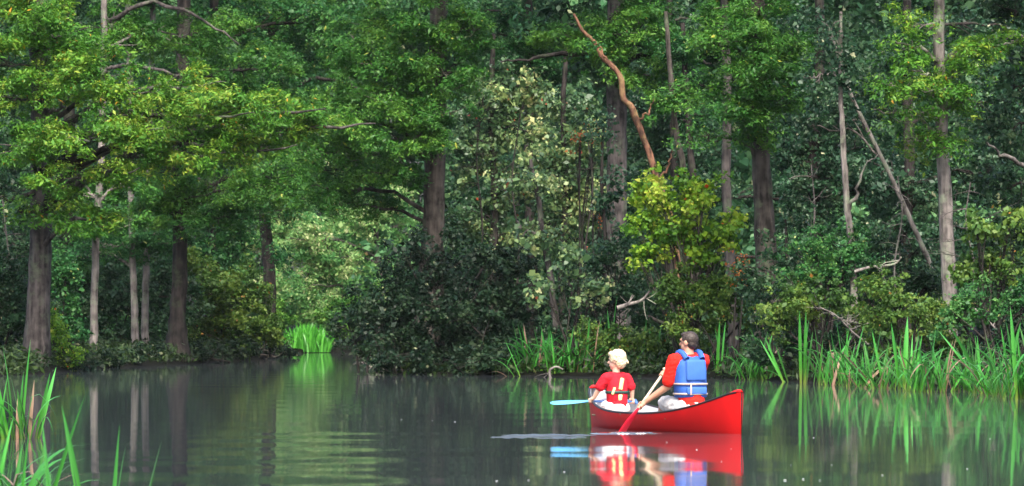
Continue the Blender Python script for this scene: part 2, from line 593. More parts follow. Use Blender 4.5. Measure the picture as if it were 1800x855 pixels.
def shrub(name, label, d, masses, lm, style='shrub', seed=1, stems=5, bk='dark', foot=None, dens=1.5, lscale=1.0, group=None, cat='shrub'):
    rng = np.random.default_rng(seed)
    xs = [m_[0] for m_ in masses]
    fx = foot if foot is not None else sum(xs) / len(xs)
    base = np.array([X(fx, d), d, 0.0])
    base[2] = float(land(base[:1], base[1:2])[0]) - .05
    root = empty(name, tuple(base), label, cat, group)
    st = STY[style]
    pads = make_pads(masses, d, st, rng)
    for c, pd, area in pads:
        for k in range(max(1, stems // len(pads) + 1)):
            q = pd[rng.integers(len(pd))] - base
            s = np.array([rng.uniform(-.25, .25), rng.uniform(-.25, .25), 0])
            if math.hypot(q[0], q[1]) > 1.4: s[:2] += q[:2] * .85
            mid = s * .55 + q * .45 + np.array([0, 0, .15 * abs(q[2])]) + rng.standard_normal(3) * .08
            lp = smooth_path([s, mid, q], 10)
            parts = [tube(lp, np.linspace(.032, .008, 10), 5, rng, .06)]
            for t in range(4):
                j = rng.integers(4, 9)
                e = pd[rng.integers(len(pd))] - base
                parts.append(tube(smooth_path([lp[j], (lp[j] + e) / 2 + rng.standard_normal(3) * .05, e], 5), np.linspace(.012, .004, 5), 4))
            v, fs = merge(parts)
            link('stem', np_mesh('stem', v, fs), root, BK[bk])
    link('foliage', leaves([(c - base, pd - base, a) for c, pd, a in pads], st, rng, lscale, dens), root, LM[lm])
    return root


# ------------------------------------------------------------------ the forest: each tree a thing
# far wall of woodland, reads as one mass behind the trees that can be told apart
rng = np.random.default_rng(77)
CHUNK = []
for k in range(8):
    cl = []
    for j in range(7):
        c = np.array([rng.uniform(-3.2, 3.2), rng.uniform(-1.6, 1.6), rng.uniform(-1.7, 1.7)])
        u_ = rng.standard_normal((9, 3)) * np.array([.95, .7, .5])
        cl.append((c, c + u_, 4.2))
    me = leaves(cl, STY['far'], rng, 1.0, 1.25)
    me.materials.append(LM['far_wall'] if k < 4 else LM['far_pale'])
    CHUNK.append(me)
far = bpy.data.objects.new('far_forest', None)
COL.objects.link(far)
far.location = (0, 240, 1)
tag(far, 'dense dark green woodland closing the view behind the river trees', 'forest', kind='stuff')
def wall(x0, x1, y0, y1, d0, d1, n, pale=.5):
    cols = max(1, int(math.sqrt(n * (x1 - x0) / (y1 - y0) * .6)))
    for k in range(n):
        d_ = rng.uniform(d0, d1)
        px = x0 + (x1 - x0) * ((k % cols) + rng.uniform(0, 1)) / cols
        py = y0 + (y1 - y0) * ((k // cols) + rng.uniform(0, 1)) / math.ceil(n / cols)
        if abs(px - 1490) < 120 and py < 90: continue
        c = P(px, py, d_)
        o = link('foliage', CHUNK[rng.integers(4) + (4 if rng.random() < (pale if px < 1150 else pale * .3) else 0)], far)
        o.location = (c[0], c[1] - 240, c[2] - 1)
        o.rotation_euler = (rng.uniform(-.15, .15), rng.uniform(-.2, .2), rng.choice([0, math.pi]) + rng.uniform(-.6, .6))
        s_ = rng.uniform(.75, 1.2)
        o.scale = (s_, s_, s_ * rng.uniform(.8, 1.1))
wall(-260, 2060, -300, 620, 236, 262, 120, .7)
wall(-260, 260, -240, 620, 198, 228, 34)
wall(260, 800, -240, 260, 234, 244, 16, .8)
wall(880, 2080, -240, 620, 165, 225, 90)
# its trunks
ft = []
for k in range(40):
    d_ = rng.uniform(185, 235)
    x_ = X(rng.uniform(-500, 2300), d_)
    if chan_dist(np.array([x_]), np.array([d_]))[0] < 1.5: continue
    z0 = float(land(np.array([x_]), np.array([d_]))[0])
    lean = rng.normal(0, .5, 2)
    pth = smooth_path([(x_, d_, z0), (x_ + lean[0] * .5, d_ + lean[1] * .5, 6), (x_ + lean[0], d_ + lean[1], 15)], 12)
    ft.append(tube(pth, np.linspace(rng.uniform(.12, .3), .06, 12), 7, rng, .05))
v, fs = merge(ft)
o = link('forest_trunks', np_mesh('forest_trunks', v, fs), far, BK['dark'])
o['kind'] = 'stuff'

# ---- left bank
tree('cypress_tree', 'thick grey-brown cypress at far left with long golden-green boughs over the water', 133,
     [(62, 655), (66, 540), (70, 420), (69, 300), (72, 180), (70, 60), (68, -80), (66, -260)], [46, 41, 38, 37, 36, 35, 32, 26],
     [(20, 110, 90, 50, -1), (110, 60, 110, 60, -1), (170, 130, 100, 40, -2), (40, 20, 90, 50, 0), (40, 255, 90, 40, -2), (150, 245, 100, 36, -3),
      (260, 225, 100, 42, -3), (370, 205, 110, 48, -3.5), (470, 200, 90, 52, -3), (540, 225, 70, 45, -2.5), (210, 300, 70, 26, -3), (110, 310, 80, 26, -2.5),
      (330, 275, 100, 32, -3), (430, 262, 80, 30, -3), (170, 385, 70, 30, -2), (90, 170, 60, 26, 1), (75, 225, 40, 40, -1.5), (80, 150, 40, 36, -1.5), (60, 60, 40, 40, -1.5), (105, 345, 26, 26, -1.2), (40, 370, 20, 22, -1), (240, 160, 80, 34, -2), (330, 150, 80, 34, -2), (200, 200, 70, 26, -2.5), (20, 170, 60, 34, -1.5)], 'cypress_gold', 'grey', seed=11, flare=.2,
     limbs=[{'pts': [(70, 330, 0), (30, 352, -.5), (-20, 348, -1)], 'w': (14, 8), 'bark': 'brown'},
            {'pts': [(75, 300, -.2), (200, 262, -1.5), (330, 250, -2.5), (450, 243, -3.2)], 'w': (20, 9), 'bark': 'dark'},
            {'pts': [(75, 200, 0), (105, 190, -.3), (122, 160, -.6)], 'w': (10, 6), 'bark': 'pale'}])
tree('cypress_tree', 'slender pale trunk right of the thick cypress at far left', 150,
     [(163, 640), (165, 520), (170, 380), (177, 230), (182, 60), (186, -160)], [15, 13, 13, 12, 11, 9],
     [(190, 400, 70, 26, -1), (140, 340, 70, 30, .5), (230, 330, 70, 30, .5), (300, 60, 90, 50, 1), (210, 30, 80, 40, 1)], 'cypress', 'pale', seed=12,
     limbs=[{'pts': [(184, 40, .2), (250, 2, -.3), (330, 22, -.6), (375, 48, -.8), (420, 78, -1)], 'w': (12, 8), 'bark': 'grey'},
            {'pts': [(180, 120, .2), (240, 118, -.2), (300, 128, -.6), (370, 152, -1)], 'w': (10, 9), 'bark': 'grey'},
            {'pts': [(181, 115, .2), (195, 150, -.3), (215, 205, -.5)], 'w': (9, 8), 'bark': 'dark'}])
tree('cypress_tree', 'left one of two thin pale trunks standing close together on left bank', 160,
     [(240, 625), (234, 520), (229, 400), (226, 230), (220, 40), (218, -140)], [15, 12, 11, 11, 10, 8],
     [(200, 430, 70, 28), (260, 420, 60, 26), (150, 440, 60, 30, 1)], 'cypress_deep', 'pale', seed=13)
tree('cypress_tree', 'right one of two thin pale trunks standing close together on left bank', 161.5,
     [(257, 625), (257, 520), (258, 400), (262, 230), (268, 40), (270, -140)], [15, 12, 11, 11, 10, 8],
     [(300, 400, 70, 30), (270, 350, 60, 30), (330, 120, 90, 50)], 'cypress_deep', 'pale', seed=14)
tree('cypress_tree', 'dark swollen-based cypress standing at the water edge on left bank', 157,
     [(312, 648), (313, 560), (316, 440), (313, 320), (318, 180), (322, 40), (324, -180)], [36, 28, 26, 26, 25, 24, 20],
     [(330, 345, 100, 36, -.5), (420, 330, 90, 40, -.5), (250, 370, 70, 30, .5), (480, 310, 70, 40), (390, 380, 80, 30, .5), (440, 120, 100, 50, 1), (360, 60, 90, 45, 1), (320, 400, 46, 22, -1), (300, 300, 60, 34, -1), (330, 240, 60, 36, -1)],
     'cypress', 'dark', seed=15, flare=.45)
tree('cypress_tree', 'bright green tree filling upper left, its boughs reaching to the channel', 185,
     [(470, 640), (472, 480), (462, 330), (470, 180), (480, 40), (484, -200)], [24, 22, 20, 20, 18, 14],
     [(450, 45, 110, 50), (540, 90, 100, 50), (400, 110, 90, 45), (560, 160, 100, 50, -1), (520, 20, 100, 45), (620, 190, 90, 40, -1), (600, 250, 110, 45, -1),
      (560, 300, 90, 40, -.5), (510, 350, 80, 36), (640, 300, 70, 40), (650, 40, 90, 50)], 'cypress', 'dark', seed=16,
     limbs=[{'pts': [(470, 200, 0), (545, 140, -1), (610, 148, -1.3), (670, 172, -1.5)], 'w': (12, 8)},
            {'pts': [(463, 330, 0), (440, 300, -.5), (430, 260, -.6)], 'w': (10, 6), 'bark': 'pale'}])
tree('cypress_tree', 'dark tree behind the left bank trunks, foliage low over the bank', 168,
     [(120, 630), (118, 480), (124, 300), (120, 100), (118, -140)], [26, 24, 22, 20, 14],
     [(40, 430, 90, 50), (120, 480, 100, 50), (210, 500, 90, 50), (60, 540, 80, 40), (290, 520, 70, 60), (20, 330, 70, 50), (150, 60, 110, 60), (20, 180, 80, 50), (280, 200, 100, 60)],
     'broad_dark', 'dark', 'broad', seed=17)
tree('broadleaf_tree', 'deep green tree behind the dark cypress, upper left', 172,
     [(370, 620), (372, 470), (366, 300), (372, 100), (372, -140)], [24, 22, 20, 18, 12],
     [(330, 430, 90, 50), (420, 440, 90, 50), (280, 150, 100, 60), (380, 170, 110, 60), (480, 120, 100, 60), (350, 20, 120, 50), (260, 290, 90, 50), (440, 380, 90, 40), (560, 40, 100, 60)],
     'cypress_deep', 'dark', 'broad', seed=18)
shrub('olive_shrub', 'rounded dull olive shrub overhanging the left bank beside the channel', 170,
      [(390, 500, 70, 55), (440, 540, 60, 50), (360, 560, 50, 40), (470, 580, 35, 30), (420, 590, 60, 22), (350, 480, 40, 50)], 'olive', seed=21, foot=400)
shrub('shrub', 'small yellow-green bush at the foot of the thick far-left cypress', 135,
      [(100, 590, 26, 26), (120, 615, 22, 22), (90, 560, 18, 18)], 'yellow_shrub', seed=22, lscale=.8, foot=88)
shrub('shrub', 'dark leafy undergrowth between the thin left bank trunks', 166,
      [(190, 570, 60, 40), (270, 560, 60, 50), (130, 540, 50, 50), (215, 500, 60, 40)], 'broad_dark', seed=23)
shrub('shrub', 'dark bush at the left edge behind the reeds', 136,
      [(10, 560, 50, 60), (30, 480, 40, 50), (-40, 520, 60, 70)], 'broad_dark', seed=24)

shrub('fern_shade_fringe', 'ferny growth blackened with painted overhang shade along the waterline left of the swollen-based cypress', 145,
      [(118, 640, 24, 12, -10), (150, 634, 26, 13, -6), (190, 630, 26, 13, -1), (235, 626, 28, 13, 3), (280, 622, 26, 13, 7)], 'bush_black', seed=25, foot=175, lscale=.8, stems=4)  # bank-edge plants; near-black leaves also paint the shade under the overhang
shrub('fern_shade_fringe', 'ferny growth blackened with painted overhang shade along the waterline under the rounded olive shrub', 167,
      [(345, 618, 24, 13, -8), (385, 614, 26, 13, -3), (425, 610, 26, 13, 1.5), (465, 608, 24, 12, 8), (495, 606, 18, 11, 14)], 'bush_black', seed=26, foot=405, lscale=.8, stems=4)  # same fringe further on, overhang shade put into the leaf colour

# ---- the channel end
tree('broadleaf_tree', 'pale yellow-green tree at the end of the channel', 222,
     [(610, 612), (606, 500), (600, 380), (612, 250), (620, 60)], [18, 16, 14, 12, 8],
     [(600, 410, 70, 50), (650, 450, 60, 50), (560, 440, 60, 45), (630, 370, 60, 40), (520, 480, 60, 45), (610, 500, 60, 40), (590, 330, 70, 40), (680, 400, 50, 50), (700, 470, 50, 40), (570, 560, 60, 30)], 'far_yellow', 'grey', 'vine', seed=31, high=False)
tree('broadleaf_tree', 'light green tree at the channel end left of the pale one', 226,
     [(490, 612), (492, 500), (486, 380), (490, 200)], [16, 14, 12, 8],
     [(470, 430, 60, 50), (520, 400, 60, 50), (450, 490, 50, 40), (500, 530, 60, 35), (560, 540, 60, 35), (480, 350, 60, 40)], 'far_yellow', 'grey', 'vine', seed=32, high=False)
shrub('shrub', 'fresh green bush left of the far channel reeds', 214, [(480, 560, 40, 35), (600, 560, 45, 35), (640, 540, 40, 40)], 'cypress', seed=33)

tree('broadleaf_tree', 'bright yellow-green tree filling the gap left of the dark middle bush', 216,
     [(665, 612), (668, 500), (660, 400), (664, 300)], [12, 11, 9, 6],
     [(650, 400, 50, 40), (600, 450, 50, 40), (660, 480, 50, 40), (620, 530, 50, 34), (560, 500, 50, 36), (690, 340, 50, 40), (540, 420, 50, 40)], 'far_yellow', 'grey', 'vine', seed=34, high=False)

# ---- middle: dark overhanging bush and the trees behind it
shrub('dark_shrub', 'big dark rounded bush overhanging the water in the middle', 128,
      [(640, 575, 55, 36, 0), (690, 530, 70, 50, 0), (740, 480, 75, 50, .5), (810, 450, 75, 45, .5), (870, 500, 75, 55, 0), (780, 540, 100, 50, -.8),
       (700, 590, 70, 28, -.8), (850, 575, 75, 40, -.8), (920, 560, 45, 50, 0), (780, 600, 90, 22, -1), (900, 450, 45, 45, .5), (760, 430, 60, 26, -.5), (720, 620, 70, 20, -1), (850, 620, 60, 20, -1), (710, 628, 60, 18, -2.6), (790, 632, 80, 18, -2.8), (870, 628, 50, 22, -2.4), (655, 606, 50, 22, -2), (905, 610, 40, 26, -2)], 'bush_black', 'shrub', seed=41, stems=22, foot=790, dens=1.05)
tree('cypress_tree', 'broad brown cypress trunk rising behind the dark middle bush', 150,
     [(752, 640), (756, 520), (762, 400), (765, 280), (768, 150), (770, 20), (772, -200)], [52, 44, 38, 36, 34, 32, 26],
     [(700, 120, 90, 50, -1), (760, 50, 100, 50, -1), (640, 110, 80, 45, -1), (800, 110, 60, 40), (690, 40, 90, 40), (660, 245, 90, 40, -1.5), (740, 240, 55, 36, -1.5),
      (600, 215, 80, 40, -1.5), (560, 265, 70, 36, -1), (690, 305, 70, 36, -1), (590, 330, 70, 36, -.5), (640, 360, 60, 30), (720, 180, 60, 30, -1), (775, 200, 60, 30, -1.5), (780, 130, 50, 30, -1.5), (770, 255, 40, 16, -1.5), (680, 180, 70, 36, -1.5), (830, 50, 60, 36, -1)], 'cypress', 'brown', seed=42, flare=.3,
     limbs=[{'pts': [(768, 225, -.3), (735, 208, -.8), (700, 204, -1)], 'w': (12, 10), 'bark': 'grey'},
            {'pts': [(766, 190, 0), (790, 165, -.3), (815, 150, -.5)], 'w': (10, 6)}])
tree('broadleaf_tree', 'tree with pale silvery vine leaves left of the central grey trunk', 165,
     [(870, 600), (866, 480), (872, 350), (866, 200), (872, 60)], [18, 16, 14, 12, 8],
     [(850, 190, 60, 55), (920, 220, 70, 55), (840, 270, 55, 50), (900, 320, 75, 55), (840, 370, 60, 40), (930, 150, 60, 40), (890, 410, 70, 45)], 'pale_vine', 'dark', 'vine', seed=43, high=False, dens=.8)
tree('broadleaf_tree', 'yellowish vine-hung tree just left of the central grey trunk', 160,
     [(990, 600), (985, 480), (992, 350), (988, 200), (992, 80)], [16, 14, 13, 10, 8],
     [(990, 200, 55, 55), (1020, 270, 50, 55), (960, 300, 60, 50), (1000, 350, 65, 50), (960, 390, 60, 40), (1010, 420, 55, 45), (1030, 340, 40, 60)], 'pale_vine', 'dark', 'vine', seed=44, high=False, dens=.8)
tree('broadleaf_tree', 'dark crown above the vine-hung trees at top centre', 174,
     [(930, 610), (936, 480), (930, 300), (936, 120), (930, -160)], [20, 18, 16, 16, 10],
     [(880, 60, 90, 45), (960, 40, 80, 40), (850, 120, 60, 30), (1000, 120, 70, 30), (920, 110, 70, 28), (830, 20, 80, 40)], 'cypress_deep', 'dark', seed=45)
tree('cypress_tree', 'big straight grey trunk in the centre with a level dark limb', 148,
     [(1084, 640), (1085, 520), (1084, 400), (1086, 280), (1085, 160), (1084, 40), (1084, -200)], [50, 42, 38, 36, 35, 33, 28],
     [(1060, 90, 60, 35, -1), (1120, 60, 70, 40, -1), (1000, 60, 60, 30, -.5), (1180, 90, 70, 30, -.5), (1040, 40, 60, 36), (1140, 130, 50, 30, -.5), (1130, 20, 80, 40), (1085, 60, 60, 30, -1.2), (1090, 140, 36, 20, -1)], 'cypress', 'grey', seed=46, flare=.3,
     limbs=[{'pts': [(1085, 100, -.2), (1000, 92, -.8), (930, 104, -1), (880, 110, -1.2)], 'w': (15, 9), 'bark': 'dark'},
            {'pts': [(1085, 98, -.2), (1150, 94, -.6), (1210, 100, -.8), (1250, 112, -1)], 'w': (15, 9), 'bark': 'dark'}])
tree('leaning_snag', 'bare rust-brown crooked dead trunk leaning across the central grey trunk', 139,
     [(1206, 600), (1196, 480), (1182, 380), (1160, 318), (1146, 272), (1122, 212), (1112, 188), (1096, 172), (1092, 140), (1080, 118), (1060, 100), (1046, 72), (1026, 52), (1012, 24)], [16, 15, 14, 13, 12, 11, 13, 10, 11, 9, 10, 7, 6, 4],
     [(1054, 80, 14, 10)], 'cypress_deep', 'rust', 'shrub', seed=47, high=False, twigs=False, dens=.8,
     limbs=[{'pts': [(1122, 212, 0), (1140, 196, -.2), (1150, 172, -.3)], 'w': (7, 4)}, {'pts': [(1160, 318, 0), (1178, 286, -.2), (1184, 262, -.3)], 'w': (7, 4)}])
tree('thin_tree', 'thin crooked dark sapling rising from the bank behind the reeds left of canoe', 127,
     [(978, 610), (972, 540), (962, 480), (950, 410), (940, 340), (925, 280)], [15, 14, 12, 11, 9, 6],
     [(920, 400, 30, 28), (965, 420, 26, 24), (935, 330, 40, 30)], 'pale_vine', 'grey', 'round', seed=48, high=False, dens=.6)

shrub('shrub', 'low leafy undergrowth on the bank behind the boy and the man', 124,
      [(1020, 590, 50, 26), (1080, 600, 50, 26), (1140, 590, 50, 30), (1200, 600, 50, 30)], 'olive', seed=81, foot=1110, lscale=.9)
shrub('shrub', 'dark low thicket behind the reeds right of the canoe stern', 114.5,
      [(1340, 610, 50, 26), (1400, 600, 50, 28), (1460, 605, 50, 26), (1370, 520, 40, 40, 1), (1520, 610, 40, 24)], 'broad_dark', seed=82, foot=1420, lscale=.9)
shrub('shrub', 'dark low thicket behind the right bank reeds under the tall pale trunk', 109,
      [(1570, 610, 44, 26), (1630, 600, 44, 28), (1690, 610, 44, 26), (1650, 540, 36, 26)], 'olive', seed=83, foot=1630, lscale=.85)
shrub('shrub', 'dark low thicket at the far right behind the tallest reeds', 105,
      [(1740, 600, 50, 30), (1800, 590, 50, 34), (1770, 640, 50, 22), (1850, 600, 50, 40)], 'broad_dark', seed=84, foot=1780, lscale=.85)

tree('sapling', 'sparse leafy sapling in front of the central grey trunk', 134,
     [(1064, 620), (1060, 520), (1068, 420), (1062, 320), (1066, 220)], [9, 8, 7, 6, 4],
     [(1060, 240, 26, 40), (1096, 320, 26, 36), (1056, 350, 26, 36), (1090, 430, 34, 36), (1050, 450, 30, 40), (1085, 510, 40, 30)], 'blue_dark', 'dark', 'shrub', seed=85, high=False, dens=.7)
tree('sapling', 'leafy sapling hiding the foot of the brown buttressed cypress', 117.5,
     [(1378, 620), (1376, 540), (1382, 460), (1380, 380)], [9, 8, 7, 4],
     [(1390, 380, 30, 30), (1316, 470, 24, 30), (1376, 440, 30, 34), (1396, 500, 30, 30), (1340, 510, 40, 24), (1350, 560, 44, 24)], 'broad_dark', 'dark', 'shrub', seed=86, high=False, dens=1.1)
shrub('shrub', 'dark green bush under the trees between far-left cypress and thin trunks', 146,
      [(118, 560, 26, 50), (128, 500, 30, 40), (110, 470, 26, 30)], 'cypress_deep', seed=87, foot=112)
tree('understorey_tree', 'mid green small tree behind the two thin pale trunks', 176,
     [(205, 625), (208, 520), (202, 420), (206, 330)], [9, 8, 7, 5],
     [(190, 470, 60, 40), (260, 470, 60, 40), (215, 540, 60, 40), (150, 520, 50, 40), (280, 560, 40, 40), (230, 410, 60, 34), (120, 420, 50, 36)], 'cypress_deep', 'dark', 'broad', seed=88, high=False)

# ---- right of centre
tree('thin_tree', 'thin brown leaning sapling between the grey trunk and the thin grey pole trunk', 140,
     [(1218, 600), (1212, 420), (1202, 300), (1188, 225), (1180, 140), (1172, 20)], [13, 12, 12, 11, 10, 7],
     [(1160, 180, 40, 26), (1200, 150, 40, 24)], 'cypress', 'brown', seed=51, high=False)
tree('thin_tree', 'dark slim sapling just right of the thin leaning brown one', 146,
     [(1226, 600), (1222, 420), (1216, 300), (1208, 180), (1200, 40)], [13, 13, 13, 12, 8],
     [(1230, 200, 40, 26), (1190, 80, 50, 26)], 'cypress_deep', 'dark', seed=52, high=False)
tree('pole_tree', 'thin straight grey trunk left of the buttressed brown cypress', 126,
     [(1288, 600), (1280, 440), (1275, 300), (1276, 170), (1272, 40), (1270, -160)], [20, 18, 17, 16, 15, 10],
     [(1240, 60, 50, 30, .5), (1260, 20, 60, 30, .5)], 'cypress', 'grey', seed=53)
tree('cypress_tree', 'brown buttressed cypress right of centre with bright green layered boughs', 120,
     [(1346, 610), (1348, 500), (1344, 400), (1337, 280), (1332, 140), (1328, 0), (1326, -200)], [56, 48, 40, 34, 30, 26, 20],
     [(1310, 40, 70, 24, -1.5), (1270, 75, 60, 22, -1.5), (1340, 85, 80, 26, -1.8), (1390, 70, 45, 30, -1), (1300, 120, 70, 24, -1.8), (1375, 130, 55, 26, -1.5),
      (1340, 165, 70, 24, -1.8), (1385, 180, 36, 22, -1), (1290, 205, 60, 20, -1.5), (1350, 205, 55, 22, -1.5), (1255, 240, 45, 18, -1), (1320, 240, 40, 18, -1), (1250, 150, 40, 22, -1), (1300, 10, 60, 26, -1), (1330, 60, 50, 20, -2), (1335, 125, 50, 20, -2), (1325, 190, 40, 18, -2), (1335, 20, 60, 22, -1.5)],
     'cypress', 'brown', seed=54, flare=.25, lscale=.9)
tree('forked_tree', 'slim pale forked trunk right of the brown cypress', 115,
     [(1502, 590), (1496, 440), (1486, 350), (1482, 260), (1474, 160), (1470, 20)], [15, 13, 12, 11, 9, 6],
     [(1440, 130, 50, 36), (1500, 110, 50, 36), (1460, 60, 50, 36)], 'blue_dark', 'pale', 'shrub', seed=55, high=False, dens=.7,
     limbs=[{'pts': [(1489, 375, 0), (1506, 335, -.1), (1518, 300, -.1), (1545, 270, -.1)], 'w': (10, 5)}])
tree('leaning_tree', 'thin pale trunk leaning left across the dark background', 122,
     [(1648, 570), (1636, 480), (1600, 385), (1548, 280), (1490, 165), (1455, 60)], [11, 10, 9, 8, 7, 5],
     [(1480, 200, 40, 40), (1440, 220, 45, 40)], 'blue_dark', 'pale', 'shrub', seed=56, high=False, dens=.7)
tree('cypress_tree', 'tall pale straight trunk at right with yellow-green tiered boughs', 114,
     [(1668, 590), (1666, 490), (1660, 390), (1655, 280), (1652, 160), (1647, 30), (1644, -180)], [30, 27, 26, 24, 22, 20, 15],
     [(1620, 125, 55, 20, -.8), (1580, 150, 40, 18, -.6), (1680, 130, 55, 22, -.8), (1640, 160, 60, 18, -1), (1560, 195, 26, 14, -.4), (1690, 175, 36, 20, -.6), (1610, 195, 40, 14, -.8),
      (1610, 40, 40, 26, -.4), (1590, 75, 40, 18, -.4), (1710, 85, 60, 20, -.6), (1760, 75, 40, 16, -.4), (1660, 240, 30, 26, -.4), (1610, 240, 30, 26, .5)], 'cypress_gold', 'pale', seed=57, lscale=.85)
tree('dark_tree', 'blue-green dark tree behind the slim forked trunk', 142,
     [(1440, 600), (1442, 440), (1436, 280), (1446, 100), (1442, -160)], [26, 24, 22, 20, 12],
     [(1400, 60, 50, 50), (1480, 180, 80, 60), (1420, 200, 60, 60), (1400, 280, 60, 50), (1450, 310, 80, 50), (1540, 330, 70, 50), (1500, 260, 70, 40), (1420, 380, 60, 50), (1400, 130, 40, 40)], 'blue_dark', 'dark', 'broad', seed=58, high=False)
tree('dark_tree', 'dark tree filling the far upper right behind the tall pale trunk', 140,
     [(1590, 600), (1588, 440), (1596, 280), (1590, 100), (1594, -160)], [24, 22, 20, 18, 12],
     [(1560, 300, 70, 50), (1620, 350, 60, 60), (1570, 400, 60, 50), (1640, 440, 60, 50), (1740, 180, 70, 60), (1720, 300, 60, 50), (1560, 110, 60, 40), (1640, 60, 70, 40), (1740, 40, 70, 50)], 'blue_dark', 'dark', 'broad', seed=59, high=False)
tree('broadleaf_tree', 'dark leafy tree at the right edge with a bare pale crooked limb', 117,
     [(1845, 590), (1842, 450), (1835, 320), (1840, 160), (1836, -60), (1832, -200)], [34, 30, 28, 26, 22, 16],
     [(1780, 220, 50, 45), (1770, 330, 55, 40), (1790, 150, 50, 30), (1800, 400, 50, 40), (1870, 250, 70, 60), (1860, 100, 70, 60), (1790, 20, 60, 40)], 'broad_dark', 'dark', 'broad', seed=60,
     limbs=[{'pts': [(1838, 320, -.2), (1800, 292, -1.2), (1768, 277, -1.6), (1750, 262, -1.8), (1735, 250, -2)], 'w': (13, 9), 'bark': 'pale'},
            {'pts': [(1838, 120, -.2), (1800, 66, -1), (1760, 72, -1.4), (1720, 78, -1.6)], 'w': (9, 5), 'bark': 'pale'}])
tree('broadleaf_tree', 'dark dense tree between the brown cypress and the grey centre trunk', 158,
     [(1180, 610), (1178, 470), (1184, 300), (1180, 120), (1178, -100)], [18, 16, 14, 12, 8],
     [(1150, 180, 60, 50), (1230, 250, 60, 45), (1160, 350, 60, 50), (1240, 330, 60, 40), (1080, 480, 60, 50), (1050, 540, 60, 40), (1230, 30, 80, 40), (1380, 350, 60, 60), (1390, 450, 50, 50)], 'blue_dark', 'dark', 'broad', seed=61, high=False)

shrub('yellow_shrub', 'round-leaved yellow-green shrub with a red leaf, centre right above canoe', 122,
      [(1150, 335, 45, 30), (1210, 350, 60, 32), (1130, 390, 40, 34), (1250, 390, 48, 34), (1180, 400, 50, 34), (1130, 450, 36, 28), (1285, 410, 25, 26), (1210, 440, 50, 24), (1240, 335, 30, 20)],
      'yellow_shrub', 'round', seed=71, stems=14, bk='brown', foot=1215, lscale=.9)
shrub('olive_shrub', 'olive bush low on the bank behind the man', 121.5,
      [(1230, 500, 48, 32), (1290, 500, 40, 36), (1200, 545, 40, 32), (1270, 550, 50, 34), (1330, 560, 36, 30), (1170, 500, 30, 24), (1330, 520, 26, 20)], 'olive', seed=72, foot=1260, lscale=.8)
shrub('green_shrub', 'feathery green shrub right of the brown cypress base', 115,
      [(1420, 425, 40, 30), (1470, 420, 45, 34), (1440, 470, 50, 28), (1400, 470, 34, 26), (1500, 460, 30, 26)], 'cypress_deep', seed=73, foot=1450, lscale=.8)
shrub('olive_shrub', 'low leafy bush right of the feathery green shrub', 113.5,
      [(1400, 530, 46, 34), (1460, 540, 46, 30), (1510, 560, 36, 26), (1370, 565, 30, 24)], 'olive', seed=74, foot=1440, lscale=.8)
shrub('olive_shrub', 'low leafy bush at the foot of the leaning pale trunk', 108,
      [(1570, 530, 46, 28), (1620, 550, 42, 28), (1560, 575, 40, 22), (1540, 500, 30, 24)], 'olive', seed=75, foot=1590, lscale=.8)
shrub('shrub', 'dark undergrowth behind the slim forked trunk and leaning trunk', 121,
      [(1540, 450, 60, 40), (1590, 480, 50, 40), (1510, 500, 40, 36), (1420, 500, 40, 40), (1630, 510, 40, 40)], 'broad_dark', seed=76, foot=1560, lscale=.9)
shrub('yellow_shrub', 'yellow-green bush right of the tall pale trunk', 108,
      [(1740, 440, 44, 32), (1710, 480, 34, 26), (1780, 470, 40, 34), (1720, 400, 36, 26), (1790, 410, 36, 30)], 'olive', 'round', seed=77, foot=1750, lscale=.8, dens=.8)
shrub('shrub', 'green bush at the right edge above the reeds', 104,
      [(1720, 530, 44, 30), (1780, 530, 50, 36), (1690, 560, 36, 26), (1830, 500, 50, 50)], 'cypress_deep', seed=78, foot=1760, lscale=.8)
shrub('shrub', 'dark undergrowth at the foot of the central grey trunk', 127,
      [(1020, 500, 50, 40), (1080, 530, 60, 40), (1140, 500, 50, 50), (1000, 560, 50, 36), (1080, 450, 40, 40)], 'broad_dark', seed=79, foot=1070, lscale=1, dens=.8)
shrub('shrub', 'thin pale twiggy bush between the dark middle bush and the reeds', 124,
      [(1000, 470, 36, 36), (1040, 500, 36, 30), (950, 500, 30, 40)], 'pale_vine', 'round', seed=80, foot=1000, dens=.6)
shrub('climbing_vine', 'small upright cluster of orange leaves right of the yellow-green shrub', 120.5, [(1303, 480, 7, 20), (1304, 466, 5, 10)], 'orange', 'shrub', seed=89, stems=1, foot=1303, lscale=.7, dens=1.0, cat='vine')
shrub('climbing_vine', 'thin climbing vine with brick-red leaves left of the central grey trunk', 150, [(1010, 240, 14, 8), (1040, 235, 10, 8), (1060, 380, 14, 8)], 'orange', 'shrub', seed=90, stems=3, foot=1036, lscale=.8, dens=.5, cat='vine')

# ------------------------------------------------------------------ ground cover, dead wood, reeds
rng = np.random.default_rng(301)
gcx, gcy = [], []
cx_ = rng.uniform(-16, 13, 60000); cy_ = rng.uniform(92, 200, 60000)
dd_ = chan_dist(cx_, cy_)
infr = np.abs(cx_ / cy_) < .105
keep = (dd_ > np.where(cx_ < -5, .08, .05)) & (dd_ < 9) & infr & (rng.random(60000) < np.exp(-dd_ / 6))
gx_, gy_ = cx_[keep][:5200], cy_[keep][:5200]
gz_ = land(gx_, gy_)
T_ = 16
hh = rng.uniform(.1, .5, len(gx_))
c_ = np.stack([np.repeat(gx_, T_), np.repeat(gy_, T_), np.repeat(gz_, T_)], -1)
n_ = len(c_)
c_[:, :2] += rng.normal(0, .16, (n_, 2))
c_[:, 2] += rng.random(n_) * np.repeat(hh, T_)
nr = rng.standard_normal((n_, 3)) * .6; nr[:, 2] += .7
nr /= np.linalg.norm(nr, axis=1)[:, None]
